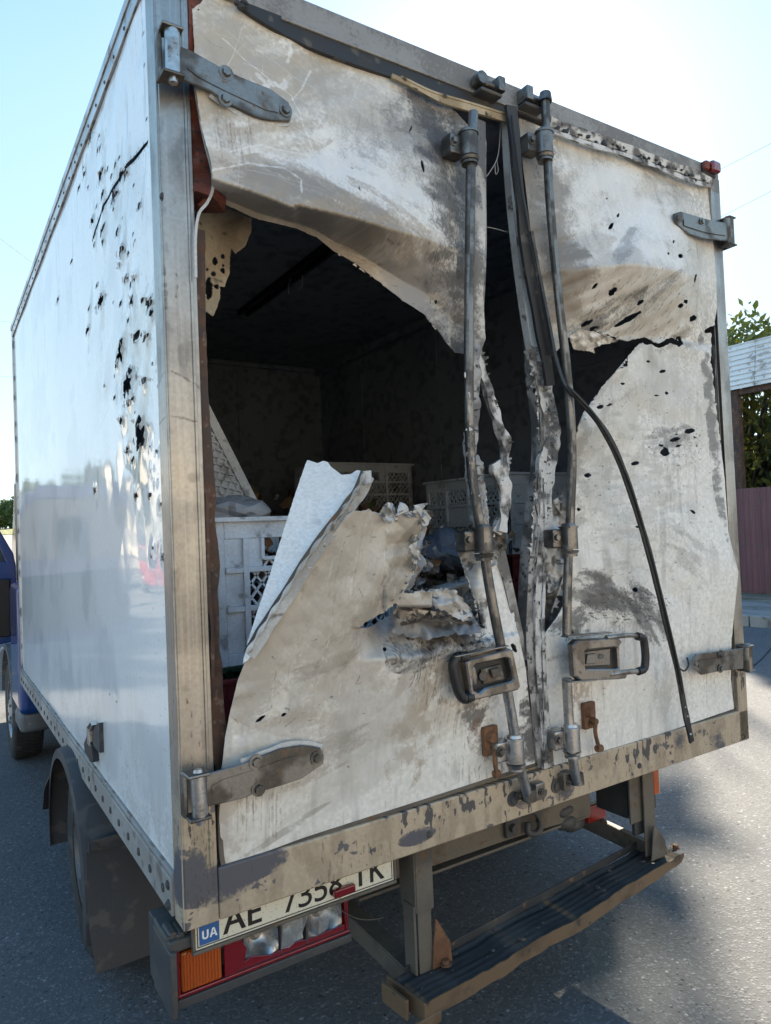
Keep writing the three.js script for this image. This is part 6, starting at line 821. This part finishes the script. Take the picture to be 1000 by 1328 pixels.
// ------------------------------------------------------------------ road, pavement, fence, shed, wires
const mRoad = (() => {
  const S = 2.4, N = 1024, a = wrapN(S, 1.2, 4, 701), b = wrapN(S, 9, 3, 702), c = wrapN(S, 70, 2, 703), r = rng(704), hgt = new Float32Array(N * N), tone = new Float32Array(N * N).fill(-1);
  for (let k = 0; k < 46000; k++) { const cx = r() * N, cy = r() * N, R = 0.9 + 2.3 * r() * r(), t = r(), e = 0.6 + 0.8 * r(); for (let j = -4; j <= 4; j++) for (let i = -4; i <= 4; i++) { const d = Math.hypot(i * e, j) / R; if (d < 1) { const q = ((Math.floor(cy + j) + N) % N) * N + ((Math.floor(cx + i) + N) % N); hgt[q] = Math.max(hgt[q], 1 - d * d); tone[q] = t; } } }
  const map = tiled(N, S, (x, y) => { const q = Math.floor(y / S * N) * N + Math.floor(x / S * N), t = tone[q], v = 0.86 + 0.3 * a(x, y) + 0.16 * (b(x, y) - 0.5), n = 0.85 + 0.3 * c(x, y); let k = t < 0 ? 0.098 : lerp(0.104, 0.16, t); if (t > 0.965) k = 0.26; if (t >= 0 && t < 0.06) k = 0.045; k *= v * n; return [k * 0.97, k, k * 1.04]; });
  const bump = tiled(N, S, (x, y) => { const q = Math.floor(y / S * N) * N + Math.floor(x / S * N), v = 0.3 * c(x, y) + 0.7 * hgt[q]; return [v, v, v]; }, true);
  return std({ map, bumpMap: bump, bumpScale: 0.0022, roughness: 0.95 });
})();
const sheetXZ = (x0, x1, z0, z1, y, n = 1) => metricUV(new THREE.PlaneGeometry(x1 - x0, z1 - z0, n, n).rotateX(-Math.PI / 2).translate((x0 + x1) / 2, y, (z0 + z1) / 2));
ground('road', sheetXZ(-500, 500, -500, 500, 0), mRoad);
const mConcrete = worn([0.30, 0.29, 0.27], [0.24, 0.23, 0.21], [0.15, 0.14, 0.13], 3, 0.85, 0.95, 0, 711, 0.002);
ground('pavement', box(9.1, 30, -0.1, 0.12, -60, 40, 0), mConcrete);
{ const k = new THREE.Group(); k.name = 'kerb'; k.userData.kind = 'structure'; scene.add(k); const g = box(0, 0.16, -0.1, 0.15, 0, 0.985, 0.015); for (let z = -24; z < 8; z++) { const m = shade(new THREE.Mesh(g, mConcrete)); m.name = 'kerb_stone'; m.position.set(8.93, 0, z); k.add(m); } }
const mCrack = std({ color: rgb(0.02, 0.02, 0.02), roughness: 0.95 });
{ const g = []; for (const l of [[[3.2, -0.35], [3.6, -0.55], [4.1, -0.62], [4.8, -0.9], [5.6, -1.0], [6.9, -1.5]], [[4.4, -2.2], [5.2, -2.4], [6.3, -2.5], [7.7, -3.0]]]) g.push(sweep(l.map(([x, z]) => V(x, 0.0025, z)), (t, p) => flat(0.008 + 0.010 * vnoise(p.x * 7, 2), 0.004)(), { n: 60, side: V(0, 0, 1) })); ground('road_cracks', join(g), mCrack); }
ground('forecourt', box(-14, 18, -0.1, 0.02, 4.6, 12, 0), worn([0.40, 0.345, 0.275], [0.34, 0.295, 0.235], [0.24, 0.21, 0.18], 3, 0.85, 0.95, 0, 717, 0.002));
ground('pavement', box(-12.8, -8.2, -0.1, 0.12, -110, 4, 0), worn([0.42, 0.385, 0.32], [0.36, 0.33, 0.27], [0.24, 0.22, 0.19], 3, 0.85, 0.95, 0, 719, 0.002));
// dirt verge strip at the foot of the fence
ground('verge', box(10.9, 11.75, 0.0, 0.135, -60, 40, 0.01), worn([0.22, 0.19, 0.15], [0.15, 0.13, 0.10], [0.10, 0.12, 0.05], 4, 0.9, 0.95, 0, 715, 0.006));
{
  const mF = worn([0.16, 0.065, 0.075], [0.14, 0.058, 0.068], [0.11, 0.07, 0.065], 3, 0.4, 0.55, 0, 721, 0.0002), fx = 11.8;
  const f = thing('metal_fence', V(fx, 0, -5), 'dark burgundy corrugated metal fence along the pavement', 'fence');
  const pts = [], p = 0.105; for (let k = 0; k < 11; k++) { const z = k * p; pts.push([z, 0], [z + 0.035, 0], [z + 0.045, 0.014], [z + 0.09, 0.014], [z + 0.10, 0]); } pts.push([1.155, 0]);
  const s = new THREE.Shape(); pts.forEach(([a, b], i) => (i ? s.lineTo(a, b) : s.moveTo(a, b))); for (let i = pts.length - 1; i >= 0; i--) s.lineTo(pts[i][0], pts[i][1] - 0.0012);
  const g = metricUV(new THREE.ExtrudeGeometry(s, { depth: 1.86, bevelEnabled: false }).rotateX(-Math.PI / 2).rotateY(Math.PI / 2).translate(0, 0.14, 0));
  for (let k = 0; k < 17; k++) { const m = shade(new THREE.Mesh(g, mF)); m.name = 'fence_panel'; m.position.set(0.003 * (k % 2), 0, -8.5 + k * 1.15 + 1.15); f.add(m); const q = shade(new THREE.Mesh(box(0.02, 0.08, 0, 2.0, -0.03, 0.03, 0.003), mSteelDark)); q.name = 'post'; q.position.set(0.03, 0, -8.5 + k * 1.15); f.add(q); }
  P2('rail', box(0.02, 0.05, 0.5, 0.54, -8.5, 11, 0.003), mSteelDark, f); P2('rail', box(0.02, 0.05, 1.6, 1.64, -8.5, 11, 0.003), mSteelDark, f);
}
function P2(name, g, m, par) { const q = shade(new THREE.Mesh(g, m)); q.name = name; par.add(q); return q; }
{ // lean-to roof of white trapezoid sheet on a brown post
  const mR = worn([0.76, 0.78, 0.78], [0.70, 0.72, 0.72], [0.36, 0.35, 0.33], 2, 0.4, 0.55, 0.1, 731, 0.0003), t = thing('shed_roof', V(12.1, 0, -5), 'white corrugated metal canopy on a brown post behind the fence', 'canopy');
  const n = 9, h = 0.86, pts = []; for (let k = 0; k < n; k++) { const a = k / n * h, q = h / n; pts.push([a, 0], [a + q * 0.62, 0], [a + q * 0.74, -0.03], [a + q * 0.90, -0.03]); } pts.push([h, 0]);
  const s = new THREE.Shape(); pts.forEach(([a, b], i) => (i ? s.lineTo(b, a) : s.moveTo(b, a))); for (let i = pts.length - 1; i >= 0; i--) s.lineTo(pts[i][1] + 0.002, pts[i][0]);
  for (let k = 0; k < 4; k++) { const g = metricUV(new THREE.ExtrudeGeometry(s, { depth: 2.99, bevelEnabled: false }).rotateZ(-0.16).translate(-0.06, 3.84, -6.5 + k * 3)); P2('roof_sheet', g, mR, t); }
  P2('roof_beam', box(0.02, 0.1, 3.74, 3.84, -6.5, 5.5, 0.004), mBrownWood, t); P2('roof_panel', box(0.1, 3, 4.6, 4.65, -6.5, 5.5, 0.004), mR, t);
  for (const z of [-0.93, 2.2, 5.2]) P2('post', box(0.0, 0.13, 0, 3.84, z - 0.065, z + 0.065, 0.004), mBrownWood, t);
}
const mWire = std({ color: rgb(0.20, 0.21, 0.22), roughness: 0.6 });
{ const wire = (a, b, sag, label) => { const t = []; for (let k = 0; k <= 20; k++) { const p = a.clone().lerp(b, k / 20); p.y -= sag * 4 * (k / 20) * (1 - k / 20); t.push(p); } const g = sweep(t, round(0.0055, 5), { n: 40 }), m = shade(new THREE.Mesh(g, mWire)); m.name = numbered('overhead_wire'); scene.add(m); tag(m, label, 'wire'); };
  const F = (px, py, d) => dirOf(px, py).normalize().multiplyScalar(d).add(EYE);
  wire(F(860, 256, 30), F(1120, 122, 24), 0.05, 'thin overhead wire in the sky right of the truck, upper one'); wire(F(860, 318, 30), F(1120, 184, 24), 0.05, 'thin overhead wire in the sky right of the truck, lower one');
  wire(F(-150, 195, 30), F(120, 398, 40), 0.05, 'thin overhead wire in the sky left of the truck, sloping down'); wire(F(-150, 402, 45), F(120, 426, 50), 0.05, 'thin overhead wire left of the truck, the middle level one'); wire(F(-150, 478, 45), F(120, 494, 50), 0.05, 'thin overhead wire left of the truck, lowest level one'); }

// ------------------------------------------------------------------ trees
const leafMat = (r, g, b) => phys({ color: rgb(r, g, b), roughness: 0.7, transmission: 0.35, thickness: 0, side: THREE.DoubleSide });
const mBark = worn([0.10, 0.08, 0.06], [0.07, 0.055, 0.045], [0.15, 0.14, 0.12], 8, 0.9, 0.95, 0, 741, 0.01);
function tree(name, x, z, trunkH, R, Hc, clumps, leaf, mat, seed, label, group, squash = 1, open = []) {
  const r = rng(seed), t = thing(name, V(x, 0, z), label, 'tree', group), branches = [], pos = [];
  branches.push(sweep([V(x, 0, z), V(x + 0.1 * (r() - 0.5), trunkH * 0.5, z), V(x + 0.3 * (r() - 0.5), trunkH, z + 0.3 * (r() - 0.5)), V(x + 0.2, trunkH + Hc * 0.7, z)], (q) => round(lerp(0.17, 0.03, q) * R / 2.4, 9)(), { n: 16 }));
  const cy = trunkH + Hc / 2;
  for (let k = 0; k < clumps; k++) {
    const a = r() * 6.283, u = 2 * r() - 1, q = Math.sqrt(1 - u * u), d = 0.45 + 0.55 * Math.cbrt(r()), c = V(x + Math.cos(a) * q * R * d, cy + u * Hc / 2 * d, z + Math.sin(a) * q * R * d * squash), cr = R * (0.13 + 0.17 * r());
    if (k % 3 === 0) branches.push(sweep([V(x, trunkH * (0.8 + 0.5 * r()), z), V(lerp(x, c.x, 0.5), lerp(trunkH, c.y, 0.6), lerp(z, c.z, 0.5)), c], (w) => round(lerp(0.05, 0.008, w) * R / 2.4, 6)(), { n: 8 }));
    const n = 34 + Math.floor(r() * 34);
    for (let i = 0; i < n; i++) { const p = V(r() - 0.5, r() - 0.5, r() - 0.5).multiplyScalar(2); if (p.length() > 1) continue; p.multiplyScalar(cr).add(c); if (open.some(([gx, gz, gr]) => { const q = p.clone().sub(V(gx, 0, gz)), d = q.dot(SUN); return q.addScaledVector(SUN, -d).length() < gr; })) continue; const e = V(r() - 0.5, r() - 0.5, r() - 0.5).normalize(), f = V(r() - 0.5, (r() - 0.5) * 0.6, r() - 0.5).cross(e).normalize(), s = leaf * (0.6 + 0.8 * r()), A = p.clone().addScaledVector(e, s), B = p.clone().addScaledVector(f, s * 0.45), C = p.clone().addScaledVector(e, -s), D = p.clone().addScaledVector(f, -s * 0.45); pos.push(A, B, C, A, C, D); }
  }
  part('trunk', branches, mBark, t); const g = new THREE.BufferGeometry().setFromPoints(pos); g.computeVertexNormals(); part('crown', metricUV(g), mat, t);
}
const lA = leafMat(0.10, 0.15, 0.025), lB = leafMat(0.045, 0.085, 0.025), lC2 = leafMat(0.17, 0.19, 0.03);
tree('leafy_tree', 15.9, -8.0, 1.1, 2.6, 4.8, 360, 0.11, lC2, 801, 'yellow green backlit tree whose top shows over the white canopy');
tree('leafy_tree', 16.2, -4.4, 0.8, 2.5, 3.6, 420, 0.11, lB, 803, 'dense dark green tree behind the burgundy fence under the canopy');
tree('leafy_tree', 19.0, -6.5, 0.5, 3.2, 4.0, 380, 0.13, lC2, 805, 'bushy green tree behind the dark tree beyond the fence');
// trees hidden behind the truck whose shade dapples the road on the right
const OPEN = [[3.6, -0.95, 0.52], [4.6, -1.4, 0.55], [2.12, 0.30, 0.46], [5.6, -2.6, 0.6], [7.4, -2.2, 0.7], [3.0, -0.35, 0.16], [2.4, -0.6, 0.13], [-5.0, -18.2, 2.6]];
tree('leafy_tree', 21, -20, 4.6, 6.0, 9.6, 280, 0.30, lA, 811, 'tall broad tree hidden behind the truck, shading the road at its right', undefined, 1, OPEN);
tree('leafy_tree', 17, -28, 4.6, 5.0, 10, 260, 0.34, lB, 813, 'tall tree hidden behind the truck, second from the front right corner', undefined, 1, OPEN);
tree('leafy_tree', 14, -38, 4.0, 5.0, 11, 300, 0.36, lA, 815, 'tall tree hidden behind the truck, third up the street', undefined, 1, OPEN);
tree('leafy_tree', 14, -54, 4.0, 5.5, 11, 300, 0.4, lB, 817, 'tall tree hidden behind the truck, farthest up the street', undefined, 1, OPEN);
// far left: hedge line and dry field
ground('grassy_bank', metricUV(new THREE.ExtrudeGeometry(new THREE.Shape([[88, 0], [94, 2.9], [100, 3.6], [108, 3.9], [150, 4.2], [150, 0]].map(([a, b]) => new THREE.Vector2(a, b))), { depth: 120, bevelEnabled: false }).rotateY(Math.PI / 2).translate(-90, 0.01, 0)), worn([0.22, 0.21, 0.08], [0.15, 0.17, 0.06], [0.10, 0.12, 0.04], 0.9, 0.9, 0.95, 0, 751, 0.01));
ground('far_slope', metricUV(new THREE.ExtrudeGeometry(new THREE.Shape([[70, 0.01], [93.8, 2.8], [94.2, 2.75], [94, 0.01]].map(([a, b]) => new THREE.Vector2(a, b))), { depth: 120, bevelEnabled: false }).rotateY(Math.PI / 2).translate(-90, 0.01, 0)), mConcrete);
for (let k = 0; k < 4; k++) tree('distant_tree', 9.5 - k * 3.4, -106 - (k % 2) * 5, 3.6, 2.6, 4.4 - 0.7 * (k % 2), 120, 0.3, k % 2 ? lB : lA, 821 + k, 'distant round tree on the grassy bank left of the truck', 'distant trees on the grassy bank');

// ------------------------------------------------------------------ across the street, out of the frame: what the polished side mirrors
const mCream = worn([0.62, 0.55, 0.45], [0.56, 0.495, 0.40], [0.40, 0.33, 0.24], 1.2, 0.85, 0.95, 0, 761, 0.002), mRoof = worn([0.20, 0.20, 0.22], [0.16, 0.16, 0.18], [0.25, 0.24, 0.24], 2, 0.7, 0.85, 0, 763, 0.004);
function house(x, z, w, d, h, mat, label, turn = 0) {
  const t = thing('house', V(x, 0, z), label, 'house'); t.rotation.y = turn;
  P2('wall', box(-d, 0, 0, h, -w / 2, w / 2, 0.02), mat, t); const s = new THREE.Shape(); s.moveTo(0.4, h); s.lineTo(-d / 2, h + 1.4); s.lineTo(-d - 0.4, h); s.closePath(); P2('roof', metricUV(new THREE.ExtrudeGeometry(s, { depth: w + 0.6, bevelEnabled: false }).translate(0, 0.003, -w / 2 - 0.3)), mRoof, t);
  for (let k = 0; k < Math.floor(w / 2.6); k++) { const q = -w / 2 + 1.6 + k * 2.6, f = P2('window', join([box(-0.02, 0.05, 1.0, 1.08, q - 0.6, q + 0.6, 0.01), box(-0.02, 0.05, 2.3, 2.38, q - 0.6, q + 0.6, 0.01), box(-0.02, 0.05, 1.08, 2.3, q - 0.6, q - 0.52, 0.01), box(-0.02, 0.05, 1.08, 2.3, q + 0.52, q + 0.6, 0.01), box(-0.02, 0.045, 1.08, 2.3, q - 0.03, q + 0.03, 0.01)]), mStripPale, t); P2('pane', box(-0.01, 0.012, 1.08, 2.3, q - 0.52, q + 0.52, 0.002), mGlassDark, f); }
}
house(-15, -74, 24, 8, 8.4, mCream, 'cream rendered house across the street, out of the frame');
house(-13, -40, 15, 8, 8.6, worn([0.56, 0.55, 0.52], [0.50, 0.49, 0.47], [0.5, 0.5, 0.5], 1.2, 0.85, 0.95, 0, 765, 0.002), 'pale grey rendered house across the street, out of the frame');
house(2.5, 12.5, 30, 8, 5.2, worn([0.47, 0.415, 0.34], [0.40, 0.355, 0.29], [0.28, 0.25, 0.215], 3, 0.85, 0.95, 0, 767, 0.002), 'grey brown house behind the photographer, out of the frame', -Math.PI / 2 * -1);
tree('leafy_tree', -10.5, -57.0, 1.4, 2.6, 6.0, 160, 0.28, lA, 831, 'green tree between the houses across the street');
tree('leafy_tree', -10.0, -90.0, 1.6, 3.4, 7.0, 160, 0.34, lC2, 833, 'yellow green tree in front of the cream house across the street');
{ // parked red car, mirrored in the side of the box
  const x0 = -6.4, zc = -18.3, red = phys({ color: rgb(0.55, 0.02, 0.02), roughness: 0.3, clearcoat: 1, clearcoatRoughness: 0.05 }), c = thing('parked_car', V(x0 + 0.85, 0, zc), 'red hatchback parked across the street, out of the frame', 'car');
  const s = new THREE.Shape([[-1.95, 0.3], [-2.0, 0.62], [-1.9, 0.86], [-1.0, 0.96], [-0.35, 1.42], [0.95, 1.45], [1.7, 0.98], [1.95, 0.9], [2.0, 0.4], [1.9, 0.28], [1.62, 0.28], [1.5, 0.52], [1.25, 0.6], [1.0, 0.52], [0.88, 0.28], [-0.9, 0.28], [-1.02, 0.52], [-1.27, 0.6], [-1.52, 0.52], [-1.64, 0.28]].map(([a, b]) => new THREE.Vector2(a, b)));
  const g = new THREE.ExtrudeGeometry(s, { depth: 1.54, bevelEnabled: true, bevelSize: 0.06, bevelThickness: 0.06, bevelOffset: -0.06, bevelSegments: 3 }); g.translate(0, 0, -0.77).rotateY(Math.PI / 2); P2('body', metricUV(g), red, c);
  for (const sx of [-1, 1]) { const w = new THREE.Shape([[-0.85, 0.98], [-0.3, 1.36], [0.85, 1.38], [1.35, 1.0]].map(([a, b]) => new THREE.Vector2(a, b))); P2('side_window', metricUV(new THREE.ExtrudeGeometry(w, { depth: 0.012, bevelEnabled: false }).rotateY(Math.PI / 2).translate(sx * 0.835 - 0.006, 0, 0)), mGlassDark, c); for (const sz of [-1.25, 1.27]) { const wv = P2('wheel', metricUV(new THREE.CylinderGeometry(0.29, 0.29, 0.19, 28).rotateZ(Math.PI / 2).translate(sx * 0.72, 0.29, sz)), mTyre, c); P2('rim', metricUV(new THREE.CylinderGeometry(0.19, 0.17, 0.02, 20).rotateZ(Math.PI / 2).translate(sx * 0.82, 0.29, sz)), mAlu, wv); } }
  for (const sx of [-0.6, 0.6]) { P2('headlight', box(sx - 0.16, sx + 0.16, 0.66, 0.8, 1.93, 2.01, 0.02), mReflector, c); P2('tail_light', box(sx - 0.16, sx + 0.16, 0.74, 0.9, -2.01, -1.9, 0.02), mRedLens, c); }
}
renderer.render(scene, camera);
